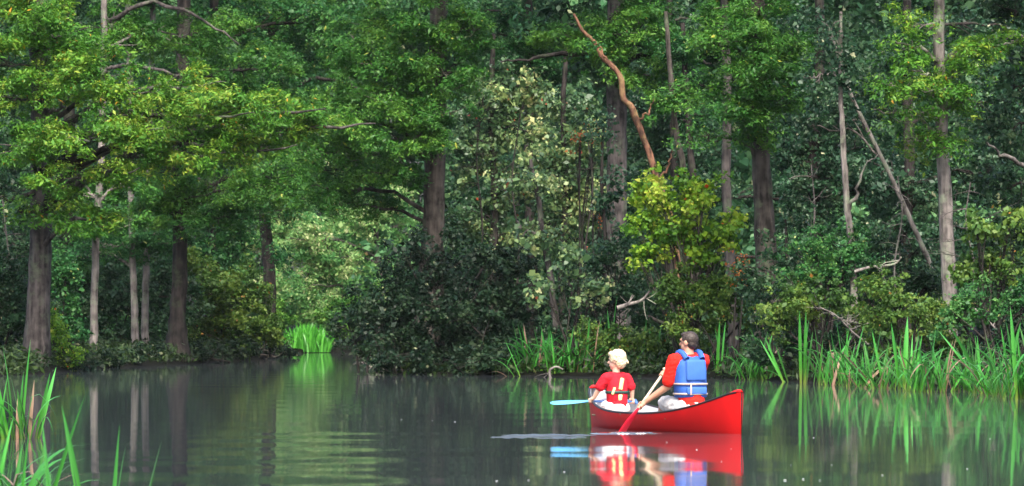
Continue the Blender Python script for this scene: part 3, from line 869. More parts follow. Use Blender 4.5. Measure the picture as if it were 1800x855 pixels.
a_ = rng.standard_normal((n_, 3)); a_[:, 2] += .6
a_ -= nr * np.sum(a_ * nr, 1)[:, None]; a_ /= np.linalg.norm(a_, axis=1)[:, None]
b_ = np.cross(nr, a_)
L_ = rng.uniform(.05, .13, (n_, 1)); W_ = rng.uniform(.02, .045, (n_, 1))
vv = np.stack([c_ - a_ * L_, c_ + b_ * W_, c_ + a_ * L_, c_ - b_ * W_], 1).reshape(-1, 3)
LM['cover'] = leafmat('cover', [(0, (.006, .014, .004)), (.5, (.016, .036, .009)), (.85, (.04, .075, .016)), (1, (.09, .05, .025))])
o = link('ground_cover', np_mesh('ground_cover', vv, np.arange(n_ * 4).reshape(n_, 4), False, np.clip(.5 * np.repeat(rng.random(len(gx_)), T_) + .5 * rng.random(n_), 0, 1)), mat=LM['cover'])
tag(o, 'low weeds and leaf litter covering the river banks', 'ground cover', kind='stuff')

def branchy(name, label, pts, d, w, forks, seed, bk, cat='branch'):
    rg = np.random.default_rng(seed)
    p = [P(q[0], q[1], d + (q[2] if len(q) > 2 else 0)) for q in pts]
    base = p[0].copy()
    path = smooth_path([q - base for q in p], 14)
    v, f = tube(path, np.linspace(w, w * .45, 14), 7, rg, .08)
    root = empty(name, tuple(base), label, cat)
    link('stem', np_mesh('stem', v, f), root, BK[bk])
    for k in range(forks):
        j = rg.integers(2, 13)
        dr = rg.standard_normal(3) * np.array([.6, .5, .35]); dr[2] += .1
        L = rg.uniform(.25, .7)
        q = smooth_path([path[j], path[j] + dr * L * .5, path[j] + dr * L + rg.standard_normal(3) * .1], 6)
        parts = [tube(q, np.linspace(w * .5, w * .15, 6), 5)]
        for t in range(2):
            e = q[4] + rg.standard_normal(3) * .16
            parts.append(tube(smooth_path([q[2 + t], (q[2 + t] + e) / 2 + rg.standard_normal(3) * .03, e], 4), np.linspace(w * .25, w * .1, 4), 4))
        v, fs = merge(parts)
        link('twig', np_mesh('twig', v, fs), root, BK[bk])
    return root

branchy('fallen_branch', 'grey tangle of dead branches in the water left of the dark middle bush', [(700, 632, 0), (672, 638, -1), (650, 645, -1), (632, 628, -1.5)], 134, .035, 16, 5, 'pale')
branchy('fallen_branch', 'pale bent dead branch on the bank behind the boy', [(1085, 542), (1105, 535), (1128, 528), (1142, 512)], 121, .05, 2, 6, 'pale')
branchy('fallen_branch', 'thin dead branch sticking out sideways at the slim forked trunk', [(1502, 478), (1530, 470), (1570, 465), (1585, 452)], 114, .035, 3, 7, 'pale')
branchy('bent_root', 'small pale bent root arching out of the water among the reeds', [(968, 668), (966, 652), (978, 645), (990, 650)], 120, .035, 1, 8, 'pale')
branchy('fallen_branch', 'dead stick lying on the mud at the right bank edge', [(1700, 682), (1730, 680), (1770, 668), (1795, 655)], 103, .03, 4, 9, 'grey')

branchy('root_tangle', 'dark roots trailing into the water below the thick far-left cypress', [(78, 640), (95, 636), (118, 646), (140, 652)], 136, .05, 14, 15, 'dark', 'roots')
branchy('root_tangle', 'dark roots along the bank between the slender trunk and the thin pair', [(160, 630), (190, 628), (220, 634), (245, 640)], 155, .05, 16, 16, 'dark', 'roots')
branchy('root_tangle', 'dark roots spreading from the swollen-based cypress', [(318, 632), (345, 628), (375, 632), (405, 636)], 160, .055, 16, 17, 'dark', 'roots')
branchy('root_tangle', 'brown roots hanging from the bank under the rounded olive shrub', [(400, 622), (430, 620), (460, 624), (485, 628)], 174, .05, 16, 18, 'brown', 'roots')

for k, (pts, d_, w_, n_, bk_, lab) in enumerate([
        ([(1425, 590), (1418, 480), (1432, 380), (1426, 290)], 118, .028, 14, 'pale', 'bare twiggy pale sapling between the brown cypress and slim forked trunk'),
        ([(1580, 570), (1572, 470), (1586, 380), (1578, 310)], 117, .025, 14, 'pale', 'bare twiggy pale sapling left of the leaning pale trunk foot'),
        ([(1705, 570), (1712, 470), (1698, 390), (1706, 320)], 112, .025, 14, 'grey', 'bare twiggy grey sapling just right of the tall pale trunk'),
        ([(1545, 620), (1500, 585), (1470, 555), (1440, 540)], 110, .02, 10, 'pale', 'thin dead branch arching low over the right bank reeds'),
        ([(1690, 520), (1720, 550), (1760, 590), (1785, 640)], 106, .028, 8, 'pale', 'pale fallen stick slanting down to the reeds near the right edge'),
        ([(842, 560), (848, 400), (838, 280), (850, 170)], 150, .03, 18, 'dark', 'dark bare vine stem right of the broad brown trunk'),
        ([(905, 560), (912, 430), (900, 320), (915, 200)], 148, .03, 18, 'dark', 'dark bare twiggy sapling among the pale vine leaves'),
        ([(1035, 580), (1028, 450), (1042, 330), (1030, 220)], 140, .03, 18, 'dark', 'dark bare twiggy sapling left of the central grey trunk'),
        ([(30, 620), (24, 520), (12, 420), (4, 350)], 142, .03, 10, 'grey', 'thin grey bare stem at the far left edge behind the thick cypress')]):
    branchy('bare_sapling' if 'dead' not in lab and 'fallen' not in lab else 'fallen_branch', lab, pts, d_, w_, n_, 60 + k, bk_, 'sapling' if 'dead' not in lab and 'fallen' not in lab else 'branch')

def blade_mesh(name, kind, wid, seed):
    rg = random.Random(seed)
    N = 12
    lean = rg.uniform(.02, .10); curl = rg.uniform(.1, .25)
    pts = []
    x = z = 0.0
    ang = lean
    for i in range(N + 1):
        pts.append((x, z))
        s = i / N
        if kind == 'arch': ang += (.02 + .30 * s * s) * (1 + curl)
        elif kind == 'fold':
            ang += .01
            if 7 <= i <= 8: ang += 1.05
            if i > 8: ang += .12
        else: ang += .02 * curl * 4 * s
        x += math.sin(ang) / N; z += math.cos(ang) / N
    v, f = [], []
    for i, (x, z) in enumerate(pts):
        s = i / N
        w = wid * (.55 + .45 * min(1, s * 4)) * (1 if s < .62 else max(.03, 1 - ((s - .62) / .38) ** 1.8)) * .5
        tw = .5 * s * (rg.random() * .1 + 1)
        cy, sy = math.cos(tw), math.sin(tw)
        for u, e in ((-1, 0), (0, -.35), (1, 0)):
            yy = u * w; xx = e * w
            v.append((x + xx * cy - yy * sy * .5, yy * cy, z))
    for i in range(N):
        for j in (0, 1):
            a = i * 3 + j
            f.append((a, a + 1, a + 4, a + 3))
    return np_mesh(name, np.array(v), np.array(f))

BLADES = {}
for mname, mt in (('green', REED), ('dull', REED_DARK), ('dry', REED_DRY)):
    for kind in ('straight', 'arch', 'fold'):
        BLADES[(mname, kind)] = []
        for k in range(3):
            me = blade_mesh('blade', kind, (.045, .06, .075)[k], 40 + k)
            me.materials.append(mt)
            BLADES[(mname, kind)].append(me)

def reeds(label, px, py, blades, group, d=None, name='reed_clump', z0=None, wide=1.0):
    """blades: list of (dx px, tip height px, lean deg (+right), kind, mat, azimuth deg or None)"""
    rg = random.Random(int(px * 7 + py))
    d = d or EYE * F / (py - HOR)
    base = Vector((X(px, d), d, -0.12 if z0 is None else z0))
    root = empty(name, base, label, 'reeds', group)
    for dx, hpx, lean, kind, mt in blades:
        me = rg.choice(BLADES[(mt, kind)])
        o = link('blade', me, root)
        h = hpx * d / F + .12
        o.scale = (h, h * min(wide, 1.35) * (.66 if kind == 'straight' else .85) * rg.uniform(.85, 1.2), h * rg.uniform(.95, 1.04))
        o.location = (dx * d / F, rg.uniform(-.2, .2), 0)
        az = rg.uniform(-35, 35) + (180 if lean < 0 else 0)
        if kind == 'straight' and rg.random() < .5: az += rg.choice((60, -60))
        o.rotation_euler = (0, 0, 0)
        M = Matrix.Rotation(RAD(lean), 4, 'Y') @ Matrix.Rotation(RAD(az), 4, 'Z')
        o.rotation_euler = M.to_euler()
    return root

def auto(n, w, h0, h1, lean, rg, green=.6, dry=.08, arch=.42, fold=.22):
    out = []
    for k in range(int(n * 3.6)):
        u = rg.random()
        kind = 'arch' if u < arch else ('fold' if u < arch + fold else 'straight')
        q = rg.random()
        mt = 'dry' if q < dry else ('green' if q < dry + green else 'dull')
        out.append((rg.uniform(-w, w) * 1.35, rg.uniform(h0, h1), rg.gauss(0, lean), kind, mt))
    return out
RR = random.Random(9)
EXTRA = {}
GL, GR, GF = 'reeds left of the canoe', 'reeds along the right bank', 'reeds in the near left corner'
A = lambda *a, **k: auto(*a, RR, **k)
reeds('sparse reeds leaning left at the edge of the dark middle bush', 912, 662, [(-2, 60, -28, 'arch', 'green'), (6, 75, -18, 'straight', 'green'), (10, 50, -35, 'fold', 'dull'), (0, 66, -8, 'straight', 'dull'), (-12, 40, -40, 'arch', 'dry')], GL)
reeds('dense reed tuft left of the boy, leftmost of the thick tufts', 948, 660, [(15, 108, 2, 'fold', 'green'), (8, 95, -6, 'straight', 'green')] + A(14, 24, 55, 100, 9, green=.7), GL)
reeds('reed tuft beside the pale bent root', 990, 661, A(13, 20, 55, 98, 8), GL)
reeds('reed tuft with dry pinkish stalks left of the boy\'s paddle', 1026, 661, [(0, 88, 0, 'straight', 'dry'), (15, 105, 2, 'straight', 'dry'), (2, 110, 3, 'straight', 'green'), (5, 70, 0, 'straight', 'green')] + A(9, 18, 50, 95, 7), GL)
reeds('tall reed tuft rising behind the boy', 1072, 660, [(0, 140, 1, 'straight', 'green'), (6, 120, -3, 'straight', 'green')] + A(12, 22, 60, 110, 7), GL)
reeds('reed tuft between boy and man', 1125, 661, [(4, 112, 1, 'straight', 'green'), (12, 96, 3, 'straight', 'green'), (20, 100, 6, 'straight', 'dull')] + A(8, 24, 50, 90, 8), GL)
reeds('tall upright reeds just right of the man\'s back', 1266, 664, [(-6, 100, 2, 'straight', 'green'), (0, 104, 0, 'straight', 'green'), (6, 98, 2, 'fold', 'green'), (3, 96, -2, 'straight', 'green'), (18, 80, 8, 'arch', 'dull'), (24, 60, -6, 'straight', 'dull')] + A(4, 30, 30, 60, 10), GR)
reeds('thin reeds right above the canoe stern', 1318, 668, A(8, 24, 35, 75, 12, green=.4), GR)
reeds('reeds leaning left beside a tall sheaf, right of the canoe stern', 1384, 672, [(0, 92, -27, 'straight', 'green'), (-3, 85, -22, 'straight', 'green'), (6, 60, -36, 'arch', 'green'), (4, 70, -14, 'straight', 'dull')], GR)
reeds('tall single sheaf of reeds bent over at its tip', 1411, 674, [(0, 138, 1, 'fold', 'green'), (-3, 125, -1, 'straight', 'green'), (3, 128, 1, 'straight', 'green'), (0, 110, 0, 'straight', 'green'), (5, 90, 3, 'straight', 'dull')], GR, wide=1.0)
reeds('reeds slanting right next to the bent-tipped sheaf', 1432, 676, [(0, 70, 10, 'straight', 'green'), (6, 100, 28, 'straight', 'green'), (12, 90, 24, 'straight', 'green'), (-4, 60, 4, 'straight', 'dull'), (8, 60, 34, 'arch', 'dull')], GR)
reeds('upright reed sheaf with arching side blades, middle of the right bank', 1486, 678, [(0, 112, -2, 'straight', 'green'), (4, 104, 0, 'straight', 'green'), (-10, 96, -4, 'straight', 'green'), (8, 80, 12, 'arch', 'green'), (18, 84, -32, 'straight', 'green')] + A(4, 20, 40, 80, 12), GR, wide=1.2)
reeds('sprawling thin reeds fanning left below the leaning pale trunk', 1535, 682, [(0, 110, -34, 'straight', 'dull'), (8, 120, -28, 'straight', 'dull'), (14, 95, -38, 'straight', 'dry'), (-6, 60, -20, 'straight', 'green'), (4, 70, -30, 'arch', 'green')] + A(5, 20, 40, 90, 16, green=.4, dry=.2), GR)
reeds('tall straight reeds left of the tall pale trunk', 1588, 686, [(0, 132, 0, 'straight', 'green'), (5, 124, 3, 'fold', 'green'), (-6, 118, -3, 'straight', 'green'), (10, 100, 2, 'straight', 'green')] + A(6, 16, 50, 110, 8), GR, wide=1.15)
reeds('dense reed sheaf right below the tall pale trunk', 1634, 690, [(-8, 128, -2, 'straight', 'green'), (0, 118, 1, 'straight', 'green'), (10, 124, 12, 'fold', 'green'), (16, 90, 6, 'straight', 'green')] + A(8, 22, 50, 110, 9), GR, wide=1.15)
reeds('reeds arching steeply right over the mud', 1668, 688, [(0, 140, 38, 'straight', 'green'), (4, 125, 32, 'straight', 'green'), (-4, 90, 26, 'arch', 'green'), (2, 70, 12, 'straight', 'dull')], GR)
reeds('reeds arching left over the mud near the right edge', 1752, 696, [(0, 150, -36, 'straight', 'green'), (6, 132, -42, 'arch', 'green'), (-6, 140, -26, 'straight', 'green'), (2, 100, -48, 'straight', 'dull'), (12, 120, -14, 'fold', 'green')] + A(5, 14, 60, 130, 12), GR, wide=1.1)
reeds('tall thick reeds at the right edge', 1786, 702, [(0, 165, -2, 'straight', 'green'), (8, 150, 3, 'fold', 'green'), (-6, 140, -4, 'straight', 'green'), (14, 160, 4, 'straight', 'green')] + A(8, 18, 60, 140, 8), GR, wide=1.2)
reeds('dense reeds cut by the right edge of the picture', 1822, 702, A(12, 24, 80, 160, 9), GR)
for k, (px, py, lab) in enumerate([(1345, 668, 'short thin reed tuft just right of the canoe stern'), (1460, 677, 'thin reed tuft left of the middle right-bank sheaf'), (1512, 680, 'thin reed tuft with short mixed blades right of the middle sheaf'),
        (1562, 684, 'thin reed tuft left of the tall straight reeds'), (1612, 688, 'thin reed tuft squeezed between the two tall sheaves below the pale trunk'), (1700, 688, 'thin reed tuft over the mud at right'), (1726, 692, 'thin reed tuft left of the tallest reeds'), (1768, 698, 'thin reed tuft at the foot of the tallest reeds')]):
    reeds(lab, px, py, A(9, 18, 40, 112, 13, green=.45, dry=.08), GR)
# near left corner
reeds('bright reed tuft standing in the water at the left edge', 28, 772, [(-2, 160, -3, 'straight', 'green'), (6, 170, 2, 'straight', 'green'), (14, 140, 4, 'fold', 'green'), (-10, 130, -6, 'fold', 'green'), (-16, 165, -8, 'fold', 'green'), (2, 120, 0, 'straight', 'green'), (-22, 100, -2, 'straight', 'green')] + A(6, 26, 70, 140, 7, dry=.15), GF, wide=1.23)
reeds('slanting reed blades right of the left edge tuft', 64, 770, [(0, 130, 11, 'straight', 'green'), (-4, 80, 14, 'fold', 'green'), (-2, 118, 10, 'straight', 'green'), (-14, 60, -10, 'arch', 'dry'), (4, 50, 6, 'straight', 'dull')], GF, wide=1.12)
reeds('low reeds in front of the left edge tuft', 20, 1000, A(10, 40, 150, 240, 6, fold=.1) + [(40, 260, 14, 'straight', 'green')], GF, d=32, wide=1.08)
reeds('cluster of near blades left of the tall pair in the bottom left', 104, 1010, [(-4, 258, -2, 'straight', 'green'), (2, 244, -2, 'straight', 'green'), (18, 225, 8, 'fold', 'green'), (30, 215, -4, 'fold', 'green')], GF, d=29, wide=0.95)
reeds('tall near blade leaning left in the bottom left', 170, 1010, [(0, 290, -8, 'straight', 'green'), (-4, 200, -4, 'straight', 'dull')], GF, d=28, wide=1.06)
reeds('short upright near blade beside the tall leaning blade', 186, 1010, [(0, 255, 0, 'straight', 'green'), (5, 235, 1, 'straight', 'green')], GF, d=28, wide=1.06)
reeds('thin crossing near blades furthest right in the bottom left', 226, 1010, [(-4, 250, 8, 'straight', 'dull'), (16, 240, -16, 'arch', 'dull'), (28, 190, -14, 'arch', 'dull')], GF, d=28, wide=0.78)

# bright reeds at the end of the channel: one thing, blades too small to tell apart
rng = np.random.default_rng(55)
d_ = 207.0
n_ = 900
bx = rng.normal(0, .55, n_); by = rng.normal(0, .4, n_)
ok = np.abs(bx) < .85
bx, by = bx[ok], by[ok]; n_ = len(bx)
hh = (1.05 - .45 * (bx / .85) ** 2) * rng.uniform(.5, 1.05, n_)
ln = rng.normal(0, .16, (n_, 2))
wv = rng.uniform(.025, .05, n_); az = rng.uniform(0, math.pi, n_)
B0 = np.stack([bx, by, np.zeros(n_)], -1)
B1 = B0 + np.stack([ln[:, 0] * .4, ln[:, 1] * .4, hh * .6], -1)
B2 = B0 + np.stack([ln[:, 0], ln[:, 1], hh], -1)
sd_ = np.stack([np.cos(az) * wv, np.sin(az) * wv, np.zeros(n_)], -1)
vv = np.stack([B0 - sd_ * .6, B0 + sd_ * .6, B1 + sd_, B1 - sd_, B2 + sd_ * .1, B2 - sd_ * .1], 1).reshape(-1, 3)
i6 = np.arange(n_)[:, None] * 6
ff = np.vstack([i6 + np.array([[0, 1, 2, 3]]), i6 + np.array([[3, 2, 4, 5]])])
root = empty('reed_clump', (X(540, d_), d_, .02), 'fresh bright green reed tuft at the far end of the channel', 'reeds', 'reeds at the channel end')
o = link('blade', np_mesh('far_reeds', vv, ff, True, rng.random(len(ff))), root, LM['reed'])
o['kind'] = 'stuff'

# pale flecks floating on the water
fleck_mat = plain('fleck', (.55, .57, .55), .5)
bm = bmesh.new()
ring = [bm.verts.new((math.cos(a) * (1 + .2 * math.sin(3 * a)), math.sin(a) * .8, .12 * math.cos(2 * a))) for a in [k * math.pi / 4 for k in range(8)]]
top = bm.verts.new((0, 0, .35))
for k in range(8): bm.faces.new((ring[k], ring[(k + 1) % 8], top))
bm.faces.new(list(reversed(ring)))
fme = bpy.data.meshes.new('fleck'); bm.to_mesh(fme); bm.free(); fme.materials.append(fleck_mat)
rg = random.Random(4)
flecks = [(1380, 845, 6, 'left one of three pale flecks in a row at the bottom right of the canoe'), (1412, 843, 5, 'middle one of three pale flecks in a row at the bottom right of the canoe'),
          (1441, 845, 5, 'right one of three pale flecks in a row at the bottom right of the canoe'), (1390, 818, 3, 'small pale fleck floating just above the row of three'),
          (1268, 812, 4, 'pale fleck on the canoe stern reflection, near its lower edge'), (1285, 790, 3, 'small pale fleck on the upper stern reflection'), (1225, 791, 4, 'pale fleck in the middle of the red hull reflection'),
          (1172, 778, 3, 'small pale fleck close under the red hull'), (873, 846, 4, 'leftmost pale fleck at the bottom, left of the canoe reflection'), (929, 845, 4, 'pale fleck at the bottom, second from left'),
          (992, 830, 4, 'pale fleck beside the blue paddle reflection'), (1462, 818, 3, 'small pale fleck up right of the row of three'), (1551, 836, 4, 'pale fleck floating below the right bank reeds, bottom right'),
          (1700, 825, 3, 'pale fleck furthest right at the bottom'), (1740, 772, 3, 'pale fleck on the reed reflections at far right'), (1430, 770, 3, 'pale fleck right of the canoe stern'),
          (760, 740, 3, 'middle one of three faint flecks left of the canoe'), (706, 738, 3, 'left one of three faint flecks left of the canoe'), (800, 742, 3, 'right one of three faint flecks left of the canoe')]
for k, (px, py, s, lab) in enumerate(flecks):
    d_ = EYE * F / (py - HOR)
    o = link('floating_fleck', fme)
    sz = s * d_ / F * .6
    o.scale = (sz * rg.uniform(.8, 1.3), sz * rg.uniform(.8, 1.4), sz * .7)
    o.location = (X(px, d_), d_, .004)
    o.rotation_euler = (0, 0, rg.uniform(0, 6))
    tag(o, lab, 'floating fleck', 'pale flecks on the water')
from mathutils import noise

# ------------------------------------------------------------------ canoe
STERN = np.array([X(1303, 61.5), 61.5]); BOW = np.array([X(1040, 66.0), 66.0])
AX = BOW - STERN
CLEN = float(np.hypot(*AX))
HEAD = AX / CLEN
CROT = math.atan2(-HEAD[0], HEAD[1])
MID = (STERN + BOW) / 2

RED = plain('canoe_red', (.55, .006, .006), .5, .2, var=.10, scale=3.0)
nt = RED.node_tree; b = nt.nodes['Principled BSDF']
tc = nt.nodes.new('ShaderNodeTexCoord'); mp = nt.nodes.new('ShaderNodeMapping'); mp.inputs['Scale'].default_value = (9, 1.2, 26)
nt.links.new(tc.outputs['Object'], mp.inputs[0])
nz = nt.nodes.new('ShaderNodeTexNoise'); nz.inputs['Scale'].default_value = 2.4; nz.inputs['Detail'].default_value = 9; nz.inputs['Roughness'].default_value = .7
nt.links.new(mp.outputs[0], nz.inputs['Vector'])
rr_ = nt.nodes.new('ShaderNodeValToRGB'); rr_.color_ramp.elements[0].position = .58; rr_.color_ramp.elements[1].position = .72
nt.links.new(nz.outputs['Fac'], rr_.inputs[0])
old = b.inputs['Base Color'].links[0].from_socket
mc = nt.nodes.new('ShaderNodeMix'); mc.data_type = 'RGBA'; mc.inputs[7].default_value = (.42, .03, .025, 1)     # scuffs along the hull
fm = nt.nodes.new('ShaderNodeMath'); fm.operation = 'MULTIPLY'; fm.inputs[1].default_value = .45
nt.links.new(rr_.outputs[0], fm.inputs[0]); nt.links.new(fm.outputs[0], mc.inputs[0]); nt.links.new(old, mc.inputs[6]); nt.links.new(mc.outputs[2], b.inputs['Base Color'])
PALE = plain('canoe_inside', (.62, .66, .70), .5, .4, var=.08, scale=5)
TRIM = plain('canoe_trim', (.015, .015, .016), .45)
WEB = plain('seat_slat', (.30, .19, .09), .6, var=.2, scale=20)

def halfbeam(t):
    s = abs(2 * t - 1)
    return .43 * max(0.0, 1 - s ** 2.2) ** .85 + .006
def sheer(t):
    s = abs(2 * t - 1)
    return .19 + .29 * min(s, .955) ** 2.7
def keel(t):
    s = abs(2 * t - 1)
    return -.10 + .07 * max(0, (s - .95) / .05) ** 2
def section(t, u, inset=0.0):
    """u 0 at the keel, 1 at the gunwale; port side x < 0"""
    b = max(.002, halfbeam(t) - inset); k = keel(t) + inset * 1.3; z1 = sheer(t)
    ang = u * math.pi / 2
    s = abs(2 * t - 1)
    ex = .55 + .35 * s
    x = b * (math.sin(ang) ** ex) * (1 - .05 * u * u * (1 - s))
    z = k + (z1 - k) * (1 - math.cos(ang) ** 1.25)
    return x, z
NT, NU = 60, 16
def hull_grid(inset):
    vs = []
    for i in range(NT + 1):
        t = i / NT
        for j in range(-NU, NU + 1):
            u = abs(j) / NU
            x, z = section(t, u, inset)
            # the stems lean a little outward at the top
            s = abs(2 * t - 1)
            yy = (t - .5) * (CLEN - 2 * inset) + (.012 if t > .5 else -.012) * max(0, (s - .8) / .2) * (u - .3)
            vs.append((math.copysign(x, j) if j else 0.0, yy, z))
    w = 2 * NU + 1
    f = []
    for i in range(NT):
        for j in range(w - 1):
            a = i * w + j
            f.append((a, a + w, a + w + 1, a + 1))
    return np.array(vs), np.array(f)
canoe = empty('canoe', (MID[0], MID[1], 0), 'red canoe with pale inside carrying a man and a boy', 'canoe', rot=(0, 0, CROT))
v, f = hull_grid(0.0)
hull = link('hull', np_mesh('hull', v, f[:, ::-1]), canoe, RED)
v, f = hull_grid(.014)
link('inside', np_mesh('inside', v, f), canoe, PALE)
for sgn in (-1, 1):
    pth = []
    for i in range(41):
        t = .012 + .976 * i / 40
        x, z = section(t, 1.0, 0)
        s = abs(2 * t - 1)
        yy = (t - .5) * CLEN + (.012 if t > .5 else -.012) * max(0, (s - .8) / .2) * .7
        pth.append((sgn * (x - .004), yy, z + .004))
    v, f = tube(np.array(pth), .0125, 8)
    link('gunwale', np_mesh('gunwale', v, f), canoe, TRIM)
def deck(t0, t1):
    v = []
    n = 12
    for i in range(n + 1):
        t = t0 + (t1 - t0) * i / n
        x, z = section(t, 1.0, 0)
        s = abs(2 * t - 1)
        yy = (t - .5) * CLEN + (.012 if t > .5 else -.012) * max(0, (s - .8) / .2) * .7
        for q in (-1, -.5, 0, .5, 1):
            v.append((q * (x - .003), yy, z + .014 + .02 * (1 - q * q)))
        for q in (-1, -.5, 0, .5, 1):
            v.append((q * (x - .003), yy, z + .004))
    f = []
    for i in range(n):
        for j in range(4):
            a = i * 10 + j
            f.append((a, a + 1, a + 11, a + 10)); f.append((a + 5, a + 15, a + 16, a + 6))
        a = i * 10
        f.append((a, a + 10, a + 15, a + 5)); f.append((a + 4, a + 9, a + 19, a + 14))
    e = n * 10
    for j in range(4):
        f.append((j, j + 5, j + 6, j + 1)); f.append((e + j, e + j + 1, e + j + 6, e + j + 5))
    return np_mesh('deck', np.array(v), np.array(f), smooth=False)
link('deck', deck(.004, .06), canoe, RED)
link('deck', deck(.997, .972), canoe, RED)

def rbox(name, size, loc, mat, parent, bev=.008, rot=(0, 0, 0), seg=2):
    bm = bmesh.new()
    bmesh.ops.create_cube(bm, size=1)
    for v_ in bm.verts: v_.co = Vector((v_.co.x * size[0], v_.co.y * size[1], v_.co.z * size[2]))
    if bev: bmesh.ops.bevel(bm, geom=list(bm.edges), offset=bev, segments=seg, affect='EDGES', profile=.5)
    me = bpy.data.meshes.new(name); bm.to_mesh(me); bm.free()
    for p_ in me.polygons: p_.use_smooth = True
    o = link(name, me, parent, mat)
    o.location = loc; o.rotation_euler = rot
    return o
T_MAN, T_BOY = .315, .815
for t in (T_MAN, T_BOY):
    hb = halfbeam(t)
    zz = .145
    yy = (t - .5) * CLEN
    st = rbox('seat', (2 * hb * .92, .26, .02), (0, yy, zz), WEB, canoe)
rbox('thwart', (2 * halfbeam(.56) - .03, .05, .02), (0, .06 * CLEN, .175), WEB, canoe)

# wake ripple and paddle splash, pieces of the river surface
def ridge(name, x0, y0, x1, y1, h, w, mat, seed):
    rg = np.random.default_rng(seed)
    N = 40
    v, f = [], []
    for i in range(N + 1):
        t = i / N
        e = math.sin(math.pi * t) ** .5 if 0 < t < 1 else 0
        k = e * (0.75 + .25 * math.sin(t * 23 + seed))
        for j in range(-4, 5):
            q = j / 4
            v.append((x0 + (x1 - x0) * t, y0 + (y1 - y0) * t + q * w * max(.05, k), .001 + h * k * (1 - q * q) ** 1.0 - (.004 if abs(j) == 4 else 0)))
    for i in range(N):
        for j in range(8):
            a = i * 9 + j
            f.append((a, a + 9, a + 10, a + 1))
    return link(name, np_mesh(name, np.array(v), np.array(f)[:, ::-1]), water, mat)
WM = water.data.materials[0]
for k, (xa, ya, xb, yb, h_, w_) in enumerate([(862, 59.8, 960, 60.2, .016, .07), (900, 60.2, 1050, 60.9, .018, .08), (880, 60.9, 1000, 61.3, .010, .06), (940, 59.3, 1030, 59.7, .009, .05)]):
    ridge('ripple', X(xa, 60.4), ya, X(xb, 60.6), yb, h_, w_, WM, k + 1)
FOAM = plain('foam', (.5, .53, .55), .5, .5, var=.3, scale=60)
def ring_wave(cx, cy, r, h, w):
    v, f = [], []
    n = 48
    for i in range(n):
        a_ = 2 * math.pi * i / n
        hh_ = h * (.6 + .4 * math.sin(a_ * 2 + r * 20))
        for q in (-1, -.5, 0, .5, 1):
            rr = r * (1 + .04 * math.sin(3 * a_ + r * 9)) + q * w
            v.append((cx + rr * math.cos(a_), cy + rr * math.sin(a_) * 1.2, .0015 + hh_ * (1 - q * q) - (.004 if abs(q) == 1 else 0)))
    for i in range(n):
        for j in range(4):
            a_, b_ = i * 5 + j, ((i + 1) % n) * 5 + j
            f.append((a_, a_ + 1, b_ + 1, b_))
    return link('ripple', np_mesh('ripple', np.array(v), np.array(f)), water, WM)
DIP = (X(1100, 61.9), 61.9)
for r_, h_, w_ in ((.10, .012, .03), (.21, .010, .04), (.36, .007, .05)): ring_wave(DIP[0], DIP[1], r_, h_, w_)
ridge('splash', X(1080, 61.6), 61.55, X(1108, 61.6), 61.6, .012, .05, FOAM, 2)
ridge('splash', X(1116, 61.7), 61.65, X(1136, 61.7), 61.7, .010, .04, FOAM, 3)

# ------------------------------------------------------------------ people
def cap(p0, p1, r0, r1, sy=1.0, n=14):
    """closed tapered capsule; sy squashes it front to back"""
    p0 = np.array(p0, float); p1 = np.array(p1, float)
    ax = p1 - p0; L = np.linalg.norm(ax); ax = ax / (L + 1e-9)
    path, rad = [], []
    for k in range(6):
        a = math.pi / 2 * (1 - k / 5.0)
        path.append(p0 - ax * r0 * math.sin(a)); rad.append(max(1e-4, r0 * math.cos(a)))
    for k in range(1, 6):
        q = k / 6.0
        path.append(p0 + (p1 - p0) * q); rad.append(r0 + (r1 - r0) * q)
    for k in range(6):
        a = math.pi / 2 * (k / 5.0)
        path.append(p1 + ax * r1 * math.sin(a)); rad.append(max(1e-4, r1 * math.cos(a)))
    v, f = tube(np.array(path), np.array(rad), n)
    if sy != 1.0:
        cy = p0[1] + (p1[1] - p0[1]) * np.clip(((v - p0) @ ax) / (L + 1e-9), 0, 1)
        v[:, 1] = cy + (v[:, 1] - cy) * sy
    return v, f

def ell(c, r, yaw=0.0, n=16):
    v, f = [], []
    for i in range(n + 1):
        th = math.pi * i / n
        th = min(max(th, .004), math.pi - .004)
        for j in range(n):
            ph = 2 * math.pi * j / n
            v.append((math.sin(th) * math.cos(ph) * r[0], math.sin(th) * math.sin(ph) * r[1], math.cos(th) * r[2]))
    v = np.array(v)
    cs, sn = math.cos(yaw), math.sin(yaw)
    v = np.stack([v[:, 0] * cs - v[:, 1] * sn, v[:, 0] * sn + v[:, 1] * cs, v[:, 2]], -1) + np.array(c)
    for i in range(n):
        for j in range(n):
            f.append((i * n + j, (i + 1) * n + j, (i + 1) * n + (j + 1) % n, i * n + (j + 1) % n))
    return v, np.array(f)

